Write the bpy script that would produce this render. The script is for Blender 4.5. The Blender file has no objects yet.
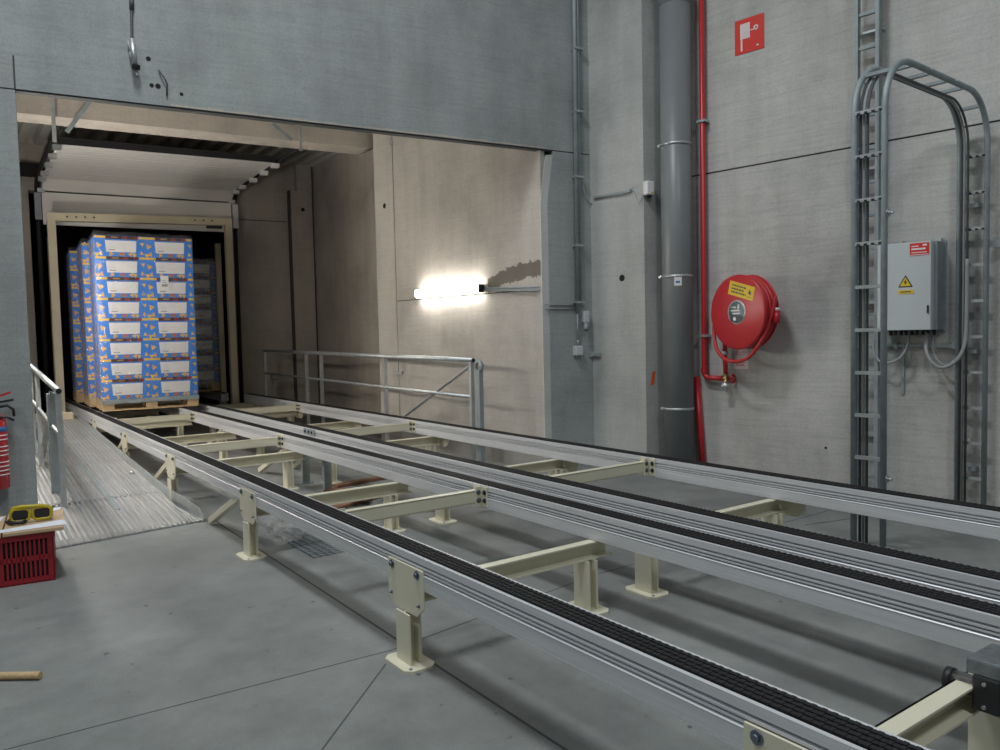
import bpy, bmesh, math, random
from mathutils import Vector, Matrix
random.seed(7)
C = bpy.context.scene.collection
PI = math.pi
def R(a): return math.radians(a)

# ------------------------------------------------------------------ materials
MATS = {}
def new_mat(name):
    m = bpy.data.materials.new(name); m.use_nodes = True
    MATS[name] = m
    return m, m.node_tree.nodes, m.node_tree.links, m.node_tree.nodes['Principled BSDF']

def noise(n, l, scale, vec=None, detail=5, rough=.6):
    t = n.new('ShaderNodeTexNoise'); t.inputs['Scale'].default_value = scale
    t.inputs['Detail'].default_value = detail; t.inputs['Roughness'].default_value = rough
    if vec: l.new(vec, t.inputs['Vector'])
    return t.outputs['Fac']
def ramp(n, l, fac, stops):
    r = n.new('ShaderNodeValToRGB'); e = r.color_ramp.elements
    e[0].position, e[0].color = stops[0][0], (*stops[0][1], 1)
    e[1].position, e[1].color = stops[-1][0], (*stops[-1][1], 1)
    for p, c in stops[1:-1]:
        q = e.new(p); q.color = (*c, 1)
    l.new(fac, r.inputs['Fac']); return r.outputs['Color']
def mixc(n, l, fac, a, b, mode='MIX'):
    m = n.new('ShaderNodeMix'); m.data_type = 'RGBA'; m.blend_type = mode
    def put(s, v):
        if hasattr(v, 'is_output'): l.new(v, s)
        elif isinstance(v, (int, float)): s.default_value = v
        else: s.default_value = (*v, 1)
    put(m.inputs[0], fac); put(m.inputs[6], a); put(m.inputs[7], b)
    return m.outputs[2]
def geo_vec(n, l, sc=(1, 1, 1), coord='Object'):
    tc = n.new('ShaderNodeTexCoord'); mp = n.new('ShaderNodeMapping')
    mp.inputs['Scale'].default_value = sc
    l.new(tc.outputs[coord], mp.inputs['Vector']); return mp.outputs['Vector']
def bump(n, l, b, fac, strength=.2, dist=.01):
    bp = n.new('ShaderNodeBump'); bp.inputs['Strength'].default_value = strength
    bp.inputs['Distance'].default_value = dist
    l.new(fac, bp.inputs['Height']); l.new(bp.outputs['Normal'], b.inputs['Normal'])

def simple(name, col, rough=.5, metal=0, var=.12, scale=6, bmp=0, spec=None, sc=(1, 1, 1)):
    m, n, l, b = new_mat(name)
    v = geo_vec(n, l, sc)
    f = noise(n, l, scale, v)
    d = tuple(c*(1-var) for c in col); u = tuple(min(1, c*(1+var)) for c in col)
    l.new(ramp(n, l, f, [(.3, d), (.7, u)]), b.inputs['Base Color'])
    b.inputs['Roughness'].default_value = rough; b.inputs['Metallic'].default_value = metal
    if spec is not None: b.inputs['Specular IOR Level'].default_value = spec
    if bmp: bump(n, l, b, noise(n, l, scale*8, v), bmp)
    return m

def concrete(name, col, dark=.72, streak=.5, stain=None, warm=None):
    m, n, l, b = new_mat(name)
    v = geo_vec(n, l)
    big = noise(n, l, .9, v, 6, .62)
    c = ramp(n, l, big, [(.28, tuple(x*dark for x in col)), (.52, col), (.78, tuple(min(1, x*1.16) for x in col))])
    vs = geo_vec(n, l, (1.2, 1.2, 26))
    st = noise(n, l, 1.6, vs, 7, .7)
    c2 = ramp(n, l, st, [(.32, (.80, .80, .80)), (.5, (1, 1, 1)), (.72, (1.1, 1.1, 1.1))])
    c = mixc(n, l, streak, c, c2, 'MULTIPLY')
    vv = geo_vec(n, l, (5, 5, .5))
    vst = noise(n, l, 1.0, vv, 4, .6)
    c = mixc(n, l, .55, c, ramp(n, l, vst, [(.3, (.82, .81, .79)), (.55, (1, 1, 1))]), 'MULTIPLY')
    fine = noise(n, l, 55, v, 3, .6)
    c = mixc(n, l, .5, c, ramp(n, l, fine, [(.3, (.8, .8, .8)), (.6, (1.06, 1.06, 1.06))]), 'MULTIPLY')
    if stain:
        c = stain(n, l, c)
    l.new(c, b.inputs['Base Color'])
    b.inputs['Roughness'].default_value = .85; b.inputs['Specular IOR Level'].default_value = .25
    bump(n, l, b, fine, .25, .004)
    return m

M_HEAD = concrete('concrete_bluish', (.345, .37, .368))
M_WALL = concrete('concrete_grey', (.52, .515, .495), streak=.7)
M_PILL = concrete('concrete_pillar', (.45, .455, .44), streak=.35)
def burn(n, l, c):
    # brown scorch mark on the lamp wall: an arc above the conduit
    tc = n.new('ShaderNodeTexCoord'); sp = n.new('ShaderNodeSeparateXYZ'); l.new(tc.outputs['Object'], sp.inputs[0])
    def mth(op, a, b=None):
        q = n.new('ShaderNodeMath'); q.operation = op
        for i, x in enumerate((a, b)):
            if x is None: continue
            if hasattr(x, 'is_output'): l.new(x, q.inputs[i])
            else: q.inputs[i].default_value = x
        return q.outputs[0]
    y = sp.outputs[1]; z = sp.outputs[2]
    nz = noise(n, l, 12, tc.outputs['Object'], 6, .7)
    # arc centre height rises towards the jamb (y small): z = 2.09 - .28*((y-6.25)/.9)^2
    q = mth('DIVIDE', mth('SUBTRACT', y, 6.2), .92)
    zc = mth('SUBTRACT', 2.075, mth('MULTIPLY', mth('MULTIPLY', q, q), .15))
    dz = mth('ABSOLUTE', mth('SUBTRACT', z, zc))
    wid = mth('ADD', .0, mth('MULTIPLY', nz, .16))
    inz = mth('LESS_THAN', dz, wid)
    iny = mth('LESS_THAN', y, 7.08)
    return mixc(n, l, mth('MULTIPLY', mth('MULTIPLY', inz, iny), .78), c, (.085, .065, .05))
M_LAMPW = concrete('concrete_warm', (.49, .46, .42), stain=burn, streak=.4)
M_TUN = concrete('concrete_dock', (.42, .385, .335), streak=.4)
M_BEAM = concrete('concrete_beam', (.50, .455, .40), streak=.3)
M_JAMB = concrete('concrete_raw_jamb', (.56, .56, .54), streak=.2)
M_JOINT = simple('joint_sealant', (.06, .065, .065), .8)
M_HOLE = simple('hole_dark', (.012, .012, .012), .9)

def floor_mat():
    m, n, l, b = new_mat('concrete_floor')
    v = geo_vec(n, l)
    big = noise(n, l, .7, v, 7, .65)
    col = (.222, .232, .226)
    c = ramp(n, l, big, [(.3, (.165, .172, .166)), (.5, col), (.75, (.335, .345, .335))])
    mid = noise(n, l, 3.5, v, 6, .7)
    c = mixc(n, l, .95, c, ramp(n, l, mid, [(.3, (.78, .78, .78)), (.55, (1, 1, 1)), (.8, (1.12, 1.12, 1.1))]), 'MULTIPLY')
    sp = noise(n, l, 14, v, 3, .5)
    c = mixc(n, l, 1, c, ramp(n, l, sp, [(.24, (.4, .4, .4)), (.31, (1, 1, 1))]), 'MULTIPLY')
    fine = noise(n, l, 90, v, 2)
    c = mixc(n, l, .35, c, ramp(n, l, fine, [(.3, (.8, .8, .8)), (.7, (1.1, 1.1, 1.1))]), 'MULTIPLY')
    l.new(c, b.inputs['Base Color'])
    rr = n.new('ShaderNodeMapRange'); rr.inputs[3].default_value = .42; rr.inputs[4].default_value = .72
    l.new(mid, rr.inputs[0]); l.new(rr.outputs[0], b.inputs['Roughness'])
    b.inputs['Specular IOR Level'].default_value = .4
    bump(n, l, b, fine, .12, .003)
    return m
M_FLOOR = floor_mat()
def alu_mat():
    m, n, l, b = new_mat('aluminium_profile')
    v = geo_vec(n, l, (40, .6, 40))
    f = noise(n, l, 3, v, 5, .6)
    l.new(ramp(n, l, f, [(.3, (.62, .63, .65)), (.7, (.75, .76, .78))]), b.inputs['Base Color'])
    b.inputs['Metallic'].default_value = .3
    f2 = noise(n, l, 2.2, geo_vec(n, l), 5)
    rr = n.new('ShaderNodeMapRange'); rr.inputs[3].default_value = .34; rr.inputs[4].default_value = .52
    l.new(f2, rr.inputs[0]); l.new(rr.outputs[0], b.inputs['Roughness'])
    return m
M_ALU = alu_mat()
M_CHAIN = simple('black_chain', (.020, .020, .021), .62, 0, spec=.25)
M_CREAM = simple('cream_paint', (.70, .665, .52), .42, 0, .05, 3)
M_TAN = simple('beige_frame_paint', (.70, .62, .44), .5, 0, .08, 3)
M_GALV = simple('galvanised_steel', (.52, .55, .56), .42, .75, .15, 9)
M_GALVD = simple('galvanised_dull', (.30, .345, .36), .55, .35, .15, 9)
M_ZINC = simple('zinc_bolt', (.55, .56, .58), .3, .9, .08)
M_BOLTD = simple('blue_grey_bolt', (.18, .21, .25), .35, .8, .08)
M_RIB = simple('bright_rib_metal', (.72, .72, .71), .32, .8, .1, 5)
M_PLATE = None
def plate_mat():
    m, n, l, b = new_mat('checker_plate')
    v = geo_vec(n, l)
    f = noise(n, l, 4, v, 5)
    l.new(ramp(n, l, f, [(.3, (.50, .51, .51)), (.7, (.68, .69, .69))]), b.inputs['Base Color'])
    b.inputs['Metallic'].default_value = .75; b.inputs['Roughness'].default_value = .42
    w = n.new('ShaderNodeTexWave'); w.inputs['Scale'].default_value = 9.5; w.bands_direction = 'X'
    w.inputs['Distortion'].default_value = 0; l.new(v, w.inputs['Vector'])
    bump(n, l, b, w.outputs['Fac'], .9, .02)
    return m
M_PLATE = plate_mat()
M_PVC = simple('grey_pvc', (.20, .215, .22), .38, 0, .08, 2)
M_RED = simple('red_paint', (.52, .022, .03), .32, 0, .06, 4)
M_REDSIGN = simple('sign_red', (.66, .035, .022), .5, 0, .03)
M_REDHOSE = simple('red_hose', (.50, .028, .03), .45, 0, .08)
M_REDCRATE = simple('red_plastic', (.30, .012, .02), .42, 0, .08)
M_WHITE = simple('white_print_and_glint', (.78, .77, .78), .5, 0, .03)
M_PINKW = simple('pale_sign_white', (.74, .66, .68), .5, 0, .05)
M_YEL = simple('yellow_label', (.80, .55, .03), .45, 0, .03)
M_GOG = simple('goggle_yellow', (.50, .40, .02), .4, 0, .05)
M_BLACK = simple('black_plastic', (.018, .018, .02), .45, 0, .1)
M_PRINT = simple('dark_print', (.05, .05, .06), .6, 0, .1)
M_BOX = simple('cabinet_grey', (.54, .58, .59), .42, 0, .03, 3)
M_BRASS = simple('brass', (.45, .33, .14), .35, .85)
M_CABLE = simple('grey_cable', (.30, .315, .32), .5)
M_CABLED = simple('dark_cable', (.07, .075, .08), .5)
M_DOOR = simple('door_panel_white', (.80, .775, .73), .45, 0, .04, 2)
M_DECK = simple('steel_deck', (.50, .485, .46), .5, .1, .12, 2)
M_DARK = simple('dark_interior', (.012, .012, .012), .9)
M_WOOD = simple('pallet_wood', (.56, .40, .22), .75, 0, .2, 12, .3, sc=(1, 8, 8))
M_REDWOOD = simple('scrap_wood', (.20, .10, .055), .8, 0, .25, 10)
M_CARD = simple('cardboard', (.50, .36, .22), .8, 0, .08, 8)
M_PAPER = simple('paper_sheet', (.76, .78, .84), .7, 0, .03)
M_ORANGE = simple('orange_mark', (.75, .14, .03), .6)
M_BLUE = simple('carton_blue', (.022, .19, .66), .5, 0, .06, 5)
M_CYEL = simple('carton_yellow', (.80, .50, .03), .5, 0, .06, 30)
M_CHIP = simple('carton_chip_orange', (.74, .42, .10), .5, 0, .2, 40)
M_CDARK = simple('carton_dark_band', (.07, .025, .03), .5, 0, .5, 30)
M_CRED = simple('carton_red', (.55, .03, .04), .5, 0, .2, 30)
M_CWHT = simple('carton_white', (.72, .72, .72), .55, 0, .03)
M_CBRN = simple('carton_brown', (.33, .20, .12), .6, 0, .1)
M_BLUESPOT = simple('blue_label', (.05, .16, .45), .5)
M_STEELD = simple('cast_grey_steel', (.20, .225, .24), .42, .6, .25, 30)
M_BLOCKD = simple('black_bearing_block', (.035, .037, .04), .4, .3)
M_SHAFT = simple('steel_shaft', (.36, .36, .37), .28, .9, .1)

def film_mat(name='stretch_film', a=.085, df_share=.25):
    m, n, l, b = new_mat(name)
    out = n['Material Output']; n.remove(b)
    tr = n.new('ShaderNodeBsdfTransparent'); gl = n.new('ShaderNodeBsdfGlossy'); gl.inputs['Roughness'].default_value = .18
    df = n.new('ShaderNodeBsdfDiffuse'); df.inputs['Color'].default_value = (.75, .75, .75, 1)
    v = geo_vec(n, l, (2.2, 2.2, 7))
    f = noise(n, l, 3.0, v, 6, .6)
    bp = n.new('ShaderNodeBump'); bp.inputs['Strength'].default_value = .9; bp.inputs['Distance'].default_value = .03
    l.new(f, bp.inputs['Height']); l.new(bp.outputs['Normal'], gl.inputs['Normal'])
    m1 = n.new('ShaderNodeMixShader'); m1.inputs[0].default_value = df_share
    l.new(gl.outputs[0], m1.inputs[1]); l.new(df.outputs[0], m1.inputs[2])
    mr = n.new('ShaderNodeMapRange'); mr.inputs[1].default_value = .35; mr.inputs[2].default_value = .75
    mr.inputs[3].default_value = a*.45; mr.inputs[4].default_value = a*2.2
    l.new(f, mr.inputs[0])
    m2 = n.new('ShaderNodeMixShader'); l.new(mr.outputs[0], m2.inputs[0])
    l.new(tr.outputs[0], m2.inputs[1]); l.new(m1.outputs[0], m2.inputs[2])
    l.new(m2.outputs[0], out.inputs['Surface'])
    return m
M_FILM = film_mat()
M_FILM2 = film_mat('stretch_film_glossy', .3, .6)
def emis(name, col, s):
    m, n, l, b = new_mat(name)
    b.inputs['Base Color'].default_value = (.8, .8, .8, 1)
    b.inputs['Emission Color'].default_value = (*col, 1); b.inputs['Emission Strength'].default_value = s
    return m
M_LAMP = emis('lit_lamp_diffuser', (1, .95, .86), 26)
M_LAMP2 = emis('added_dock_lamp_diffuser', (1, .95, .87), 112)

# ------------------------------------------------------------------ mesh builder
class MB:
    def __init__(s): s.bm = bmesh.new(); s.mi = 0; s.mats = []
    def use(s, m):
        if m not in s.mats: s.mats.append(m)
        s.mi = s.mats.index(m); return s
    def _faces(s, fs, smooth=False):
        for f in fs: f.material_index = s.mi; f.smooth = smooth
    def hexa(s, p):      # 8 points: bottom loop 4, top loop 4
        v = [s.bm.verts.new(q) for q in p]
        fs = [s.bm.faces.new([v[i] for i in q]) for q in ((3, 2, 1, 0), (4, 5, 6, 7), (0, 1, 5, 4), (1, 2, 6, 5), (2, 3, 7, 6), (3, 0, 4, 7))]
        s._faces(fs); return fs
    def box(s, x0, x1, y0, y1, z0, z1, M=None, bev=0):
        if x0 > x1: x0, x1 = x1, x0
        if y0 > y1: y0, y1 = y1, y0
        if z0 > z1: z0, z1 = z1, z0
        p = [Vector(q) for q in ((x0, y0, z0), (x1, y0, z0), (x1, y1, z0), (x0, y1, z0), (x0, y0, z1), (x1, y0, z1), (x1, y1, z1), (x0, y1, z1))]
        if M: p = [M @ q for q in p]
        fs = s.hexa(p)
        if bev:
            es = list({e for f in fs for e in f.edges})
            r = bmesh.ops.bevel(s.bm, geom=es, offset=bev, segments=2, affect='EDGES', profile=.5)
            s._faces(r['faces'])
        return s
    def bar(s, a, b, w, h, up=(0, 0, 1)):   # rectangular bar from a to b, w sideways, h along up
        a, b = Vector(a), Vector(b); d = (b-a).normalized()
        sd = d.cross(Vector(up)).normalized(); u = sd.cross(d).normalized()
        p = [q + sd*i*w/2 + u*j*h/2 for q in (a, b) for i, j in ((-1, -1), (1, -1), (1, 1), (-1, 1))]
        s.hexa([p[0], p[1], p[5], p[4], p[3], p[2], p[6], p[7]]); return s
    def cyl(s, a, b, r, seg=14, r2=None, cap=True):
        return s.tube([a, b], r, seg, r2=r2, cap=cap)
    def tube(s, pts, r, seg=8, closed=False, r2=None, cap=True):
        pts = [Vector(p) for p in pts]; n = len(pts); rings = []
        d0 = (pts[1]-pts[0]).normalized()
        nrm = d0.orthogonal().normalized()
        for i, p in enumerate(pts):
            if closed: d = (pts[(i+1) % n]-pts[i-1]).normalized()
            else: d = (pts[min(i+1, n-1)]-pts[max(i-1, 0)]).normalized()
            nrm = (nrm - d*nrm.dot(d)).normalized(); bi = d.cross(nrm)
            rr = r if r2 is None else r+(r2-r)*i/(n-1)
            rings.append([s.bm.verts.new(p + (nrm*math.cos(2*PI*k/seg)+bi*math.sin(2*PI*k/seg))*rr) for k in range(seg)])
        fs = []
        for i in range(n if closed else n-1):
            A, B = rings[i], rings[(i+1) % n]
            for k in range(seg): fs.append(s.bm.faces.new((A[k], A[(k+1) % seg], B[(k+1) % seg], B[k])))
        s._faces(fs, True)
        if not closed and cap:
            s._faces([s.bm.faces.new(rings[0][::-1]), s.bm.faces.new(rings[-1])])
        return s
    def lathe(s, prof, o=(0, 0, 0), ax=(0, 0, 1), seg=32, smooth=True):  # prof: (r, h)
        o = Vector(o); ax = Vector(ax).normalized(); u = ax.orthogonal().normalized(); w = ax.cross(u)
        rings = []
        for r, h in prof:
            if r < 1e-6: rings.append([s.bm.verts.new(o+ax*h)])
            else: rings.append([s.bm.verts.new(o+ax*h+(u*math.cos(2*PI*k/seg)+w*math.sin(2*PI*k/seg))*r) for k in range(seg)])
        fs = []
        for A, B in zip(rings, rings[1:]):
            for k in range(seg):
                if len(A) == 1 and len(B) == 1: continue
                if len(A) == 1: fs.append(s.bm.faces.new((A[0], B[(k+1) % seg], B[k])))
                elif len(B) == 1: fs.append(s.bm.faces.new((A[k], A[(k+1) % seg], B[0])))
                else: fs.append(s.bm.faces.new((A[k], A[(k+1) % seg], B[(k+1) % seg], B[k])))
        s._faces(fs, smooth); return s
    def prism(s, poly, o, u, v, w):   # polygon (a,b)->o+a*u+b*v extruded by vector w
        o, u, v, w = Vector(o), Vector(u), Vector(v), Vector(w)
        a = [s.bm.verts.new(o+u*p+v*q) for p, q in poly]; b = [s.bm.verts.new(x.co+w) for x in a]
        n = len(poly); fs = [s.bm.faces.new(a[::-1]), s.bm.faces.new(b)]
        fs += [s.bm.faces.new((a[i], a[(i+1) % n], b[(i+1) % n], b[i])) for i in range(n)]
        s._faces(fs); return s
    def build(s, name, mat=None, parent=None, world=True):
        bmesh.ops.recalc_face_normals(s.bm, faces=s.bm.faces[:])
        if parent and world:
            s.bm.transform(world_mat(parent).inverted())
        me = bpy.data.meshes.new(name); s.bm.to_mesh(me); s.bm.free()
        for m in (s.mats or [mat]): me.materials.append(m)
        o = bpy.data.objects.new(name, me); C.objects.link(o)
        if parent: o.parent = parent
        return o
def world_mat(o):
    m = o.matrix_basis.copy()
    while o.parent: o = o.parent; m = o.matrix_basis @ m
    return m
def tag(o, label, cat, group=None, kind=None):
    o['label'] = label; o['category'] = cat
    if group: o['group'] = group
    if kind: o['kind'] = kind
    return o
def struct(o): o['kind'] = 'structure'; return o
def thing(name, label, cat, loc=(0, 0, 0), rz=0, group=None):
    o = bpy.data.objects.new(name, None); C.objects.link(o); o.empty_display_size = .1
    o.location = loc; o.rotation_euler = (0, 0, rz)
    return tag(o, label, cat, group)
def dup(root, loc, rz, label, group=None):
    r = root.copy(); C.objects.link(r); r.location = loc; r.rotation_euler = (0, 0, rz)
    r['label'] = label
    if group: r['group'] = group
    for ch in list(root.children):
        c = ch.copy(); C.objects.link(c); c.parent = r
        for g in ch.children:
            d = g.copy(); C.objects.link(d); d.parent = c
    return r
def arc(c, u, v, r, a0, a1, n=10):
    c, u, v = Vector(c), Vector(u), Vector(v)
    return [c+u*r*math.cos(R(a0+(a1-a0)*i/n))+v*r*math.sin(R(a0+(a1-a0)*i/n)) for i in range(n+1)]

# ------------------------------------------------------------------ frames of the place
# X across the conveyor, Y along it into the dock, Z up.  Camera eye height 1.42 m.
WO, HO = R(-9), R(6)
W = Vector((math.sin(WO), math.cos(WO), 0)); WN = Vector((math.cos(WO), -math.sin(WO), 0))   # hose-reel wall
HD = Vector((math.cos(HO), -math.sin(HO), 0)); HN = Vector((math.sin(HO), math.cos(HO), 0))  # wall with the opening
Z = Vector((0, 0, 1))
WALL = 6.79
H0 = Vector((5.561, 6.132, 0)); HT = H0 @ HN
def wp(t, z, d=0): return W*t + WN*(WALL-d) + Z*z      # point on the reel wall, d out from it
def hp(t, z, d=0): return HD*t + HN*(HT-d) + Z*z       # point on the wall with the opening
PC = Vector((5.665, 5.473, 0))                          # pillar corner
PX = PC @ WN
def pp(t, z, d=0): return W*t + WN*(PX-d) + Z*z         # point on the pillar's long face
def frame(o, x, y):                                     # matrix with columns x, y, z-up
    return Matrix(((x.x, y.x, 0, o.x), (x.y, y.y, 0, o.y), (x.z, y.z, 1, o.z), (0, 0, 0, 1)))
MW = frame(WN*WALL, -W, WN)      # local x = -t, y into wall
MH = frame(HN*HT, HD, HN)

# ------------------------------------------------------------------ setting
b = MB().use(M_FLOOR)
b.box(-9, 9, -6, 19, -.3, 0)
b.use(M_JOINT)
def floor_line(x0, y0, x1, y1, w=.006):
    b.bar((x0, y0, .0), (x1, y1, .0), w, .0016)
floor_line(-3, 3.35, 1.58, 3.116); floor_line(1.58, 3.116, 3.0, 3.345); floor_line(3.0, 3.345, 6, 3.40)
floor_line(-1.2, .33, 1.489, 2.998); floor_line(1.645, -3, 1.66, 6.2, .012); floor_line(4.95, 3.246, 5.75, 3.05, .01)  # the long lengthwise line doubles as the near rail's shadow strip
struct(b.build('floor'))

b = MB().use(M_HEAD)                                     # header, left pier and strip beside the opening
t1 = hp(0, 0) @ HD
JL, JR = -.195, 4.28                                     # opening between these, measured along the wall
b.box(JL-3.2, JL, 0, .10, 0, 3.245, MH); b.box(JL-3.2, 4.93, 0, .10, 3.255, 8, MH)
b.prism([(4.36, 0), (4.36, 2.75), (4.43, 3.2), (4.43, 3.245), (4.93, 3.245), (4.93, 0)], HN*HT, HD, Z, HN*.10)
b.use(M_JAMB)
b.prism([(JR, 0), (JR, 2.72), (4.355, 3.2), (4.43, 3.21), (4.43, 3.2), (4.36, 2.75), (4.36, 0)], HN*(HT+.012), HD, Z, HN*.02)
b.use(M_JOINT)
b.box(JL-3, 4.9, .01, .09, 3.243, 3.257, MH)
b.box(JL-.006, JL+.006, -.001, .02, 3.25, 3.49, MH)
b.box(4.905, 4.925, -.001, .02, 0, 8, MH)
b.use(M_HOLE)
for t, z, r in ((.70, 3.60, .018), (.715, 3.40, .016), (.76, 3.40, .02), (.93, 3.36, .014)):
    q = hp(t, z, .002); b.cyl(q, q+HN*.01, r, 10)
b.use(M_BEAM)                                            # spalled edge along the header's underside
for i in range(26):
    t = .85+i*.135; b.box(t, t+.13, -.004, .02, 3.257, 3.268+.012*random.random(), MH)
struct(b.build('wall_front'))

b = MB().use(M_WALL)
b.box(-5.6, 6.5, 0, .25, 0, 2.905, MW); b.box(-5.6, 6.5, 0, .25, 2.92, 8, MW)
b.use(M_JOINT); b.box(-5.6, 6.5, .012, .2, 2.9, 2.925, MW)
b.use(M_HOLE)
for t, z in ((2.87, .35),):
    q = wp(t, z, .002); b.cyl(q, q+WN*.01, .012, 10)
struct(b.build('wall_right'))

b = MB().use(M_PILL)
q0 = PC; q1 = H0 + W*.12; q2 = H0 + W*.12 + WN*.7; q3 = PC + HD*.7
b.prism([(p.x, p.y) for p in (q0, q3, q2, q1)], (0, 0, 0), (1, 0, 0), (0, 1, 0), (0, 0, 8))
b.use(M_HOLE); q = pp(4.795, 1.949, .003); b.cyl(q, q+WN*.01, .034, 12)
b.use(M_ORANGE)
b.prism([(0, 0), (.05, .02), (.06, .09), (.065, .15), (.03, .14), (.01, .06)], PC+HD*.055+Z*.86-HN*.002, HD, Z, HN*.004)
struct(b.build('trim_1'))

# dock behind the opening
A5 = R(-5); W2 = Vector((math.sin(A5), math.cos(A5), 0)); N2 = Vector((math.cos(A5), -math.sin(A5), 0))
L0 = Vector((4.966, 6.215, 0))
def lp(s, z, d=0): return L0 + W2*s - N2*d + Z*z
b = MB().use(M_LAMPW)
S1, S2 = 2.70, 3.15
def slab(b, s0, s1, z0, z1, d0, d1):
    b.prism([(lp(s, 0, d).x, lp(s, 0, d).y) for s, d in ((s0, d0), (s1, d0), (s1, d1), (s0, d1))], (0, 0, z0), (1, 0, 0), (0, 1, 0), (0, 0, z1-z0))
slab(b, .13, S1-.008, 0, 1.85, 0, -.75); slab(b, .13, S1-.008, 1.862, 4.6, 0, -.75)
slab(b, .0, .14, 0, 3.3, -.001, -.06)
b.use(M_JOINT); slab(b, .16, S1+.05, 0, 4.55, -.02, -.7)
b.use(M_HOLE)
o = b.build('wall_dock_lamp'); struct(o)
b = MB().use(M_LAMPW)
slab(b, S1+.008, S2, 0, 4.6, 0, -.8)
b.use(M_HOLE); q = lp(S1+.22, 3.09, .003); b.cyl(q, q+N2*.01, .034, 12)
b.use(M_GALV); q = lp(S1+.02, .94, .0); b.bar(q-W2*.12, q+W2*.12, .03, .035)
q = lp(S1, 3.86); b.bar(q-W2*.03, q+W2*.06, .03, .05)
struct(b.build('trim_2'))
b = MB().use(M_TUN)                                      # recessed side wall
b.box(5.6, 5.8, 9.2, 14.2, 0, 4.6)
b.use(M_HOLE)
struct(b.build('wall_dock_right'))
b = MB().use(M_TUN)
b.box(.2, .42, 6.9, 18, 0, 4.6)
struct(b.build('wall_dock_left'))
E0 = Vector((5.6, 13.73, 0)); ET = E0 @ HN
ME = frame(HN*ET, HD, HN)
eR = E0 @ HD                                             # local x of the corner with the side wall
xo0 = eR-4.45; xo1 = eR-1.40                             # door opening
b = MB().use(M_TUN)
b.box(xo1, eR+.2, 0, .3, 0, 3.50, ME); b.box(xo1, eR+.2, 0, .3, 3.515, 4.6, ME)
b.box(eR-5.5, xo0, 0, .3, 0, 4.6, ME); b.box(xo0, xo1, 0, .3, 3.80, 4.6, ME)
b.use(M_JOINT); b.box(xo1, eR, .01, .2, 3.498, 3.517, ME)
struct(b.build('wall_back'))
b = MB().use(M_TUN)
b.box(eR-.42, eR-.03, -.14, .05, 0, 4.05, ME); b.box(eR-.30, eR-.03, -.16, .05, 4.05, 4.58, ME)
b.use(M_JOINT); b.box(eR-.44, eR-.418, -.15, .05, 0, 4.05, ME); b.box(eR-.03, eR-.005, -.12, .05, 0, 4.58, ME)
b.use(M_HOLE); q = HD*(eR-.2)+HN*(ET-.141)+Z*3.72; b.cyl(q, q+HN*.01, .035, 12)
struct(b.build('trim_3'))
b = MB().use(M_DARK)                                     # unlit room behind the dock door, its darkness put into black walls
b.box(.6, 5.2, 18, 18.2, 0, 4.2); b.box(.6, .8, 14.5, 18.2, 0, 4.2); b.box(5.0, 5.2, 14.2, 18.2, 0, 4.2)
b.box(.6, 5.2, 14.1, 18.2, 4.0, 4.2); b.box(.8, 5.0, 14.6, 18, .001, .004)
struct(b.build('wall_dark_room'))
b = MB().use(M_BEAM)                                     # pale precast beam across the dock
bl = HN*((Vector((4.8, 9.5, 0))) @ HN)
MBm = frame(bl, HD, HN); xr = Vector((4.8, 9.5, 0)) @ HD
b.prism([(xr-4.6, 3.90), (xr-.09, 3.90), (xr, 3.935), (xr, 4.5), (xr-4.6, 4.5)], bl, HD, Z, HN*.4)
b.use(M_JOINT); b.box(xr, xr+.015, -.005, .3, 3.935, 4.5, MBm)
struct(b.build('trim_4'))
b = MB().use(M_DECK)                                     # trapezoidal roof deck, ribs running along the dock
prof = []; x = .3
while x < 5.75:
    prof += [(x, 4.50), (x+.10, 4.50), (x+.13, 4.60), (x+.22, 4.60)]; x += .25
prof += [(x, 4.50)]
poly = prof + [(x, 4.7), (.3, 4.7)]
b.prism(poly, (0, 6.55, 0), (1, 0, 0), (0, 0, 1), (0, 7.9, 0))
struct(b.build('ceiling'))

# ------------------------------------------------------------------ overhead door
d = bpy.data.objects.new('door_1', None); C.objects.link(d); d['kind'] = 'structure'
dY = ET-.12
dl, dr = eR-4.27, eR-1.45
MD = frame(HN*dY - Vector((math.tan(HO)*0, 0, 0)), HD, Vector((0, 1, 0)))
def panel(x0, x1, pts, name):                            # door section following (y,z) path, with pressed ridges
    b = MB().use(M_DOOR)
    for (ya, za), (yb, zb) in zip(pts, pts[1:]):
        dv = Vector((0, yb-ya, zb-za)).normalized(); nv = Vector((0, -dv.z, dv.y))
        L = math.hypot(yb-ya, zb-za); k = max(1, round(L/.13))
        for i in range(k):
            s0, s1 = L*i/k+.005, L*(i+1)/k-.005
            p = Vector((0, ya, za))
            c = [p+dv*s0, p+dv*s1]
            q = [c[0]+nv*-.012, c[0]+nv*.02, c[1]+nv*.02, c[1]+nv*-.012]
            b.hexa([MD @ Vector((xx, r.y, r.z)) for xx in (x0,) for r in q] + [MD @ Vector((x1, r.y, r.z)) for r in q])
        b.use(M_DOOR)
        c = [Vector((0, ya, za)), Vector((0, yb, zb))]
        q = [c[0]-nv*.006, c[0]+nv*.016, c[1]+nv*.016, c[1]-nv*.006]
        b.hexa([MD @ Vector((x0, r.y, r.z)) for r in q]+[MD @ Vector((x1, r.y, r.z)) for r in q])
    return b.build(name, parent=d)
panel(dl, dr, [(0, 3.26), (0, 3.76)], 'door_section')
panel(dl, dr, [(-.03, 3.79), (-.22, 3.95), (-.62, 3.99)], 'door_section')
panel(dl, dr, [(-.63, 3.99), (-1.2, 4.01)], 'door_section')
panel(dl, dr, [(-1.21, 4.01), (-1.72, 4.03)], 'door_section')
panel(dl, dr, [(-1.73, 4.03), (-2.25, 4.05)], 'door_section')
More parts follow.
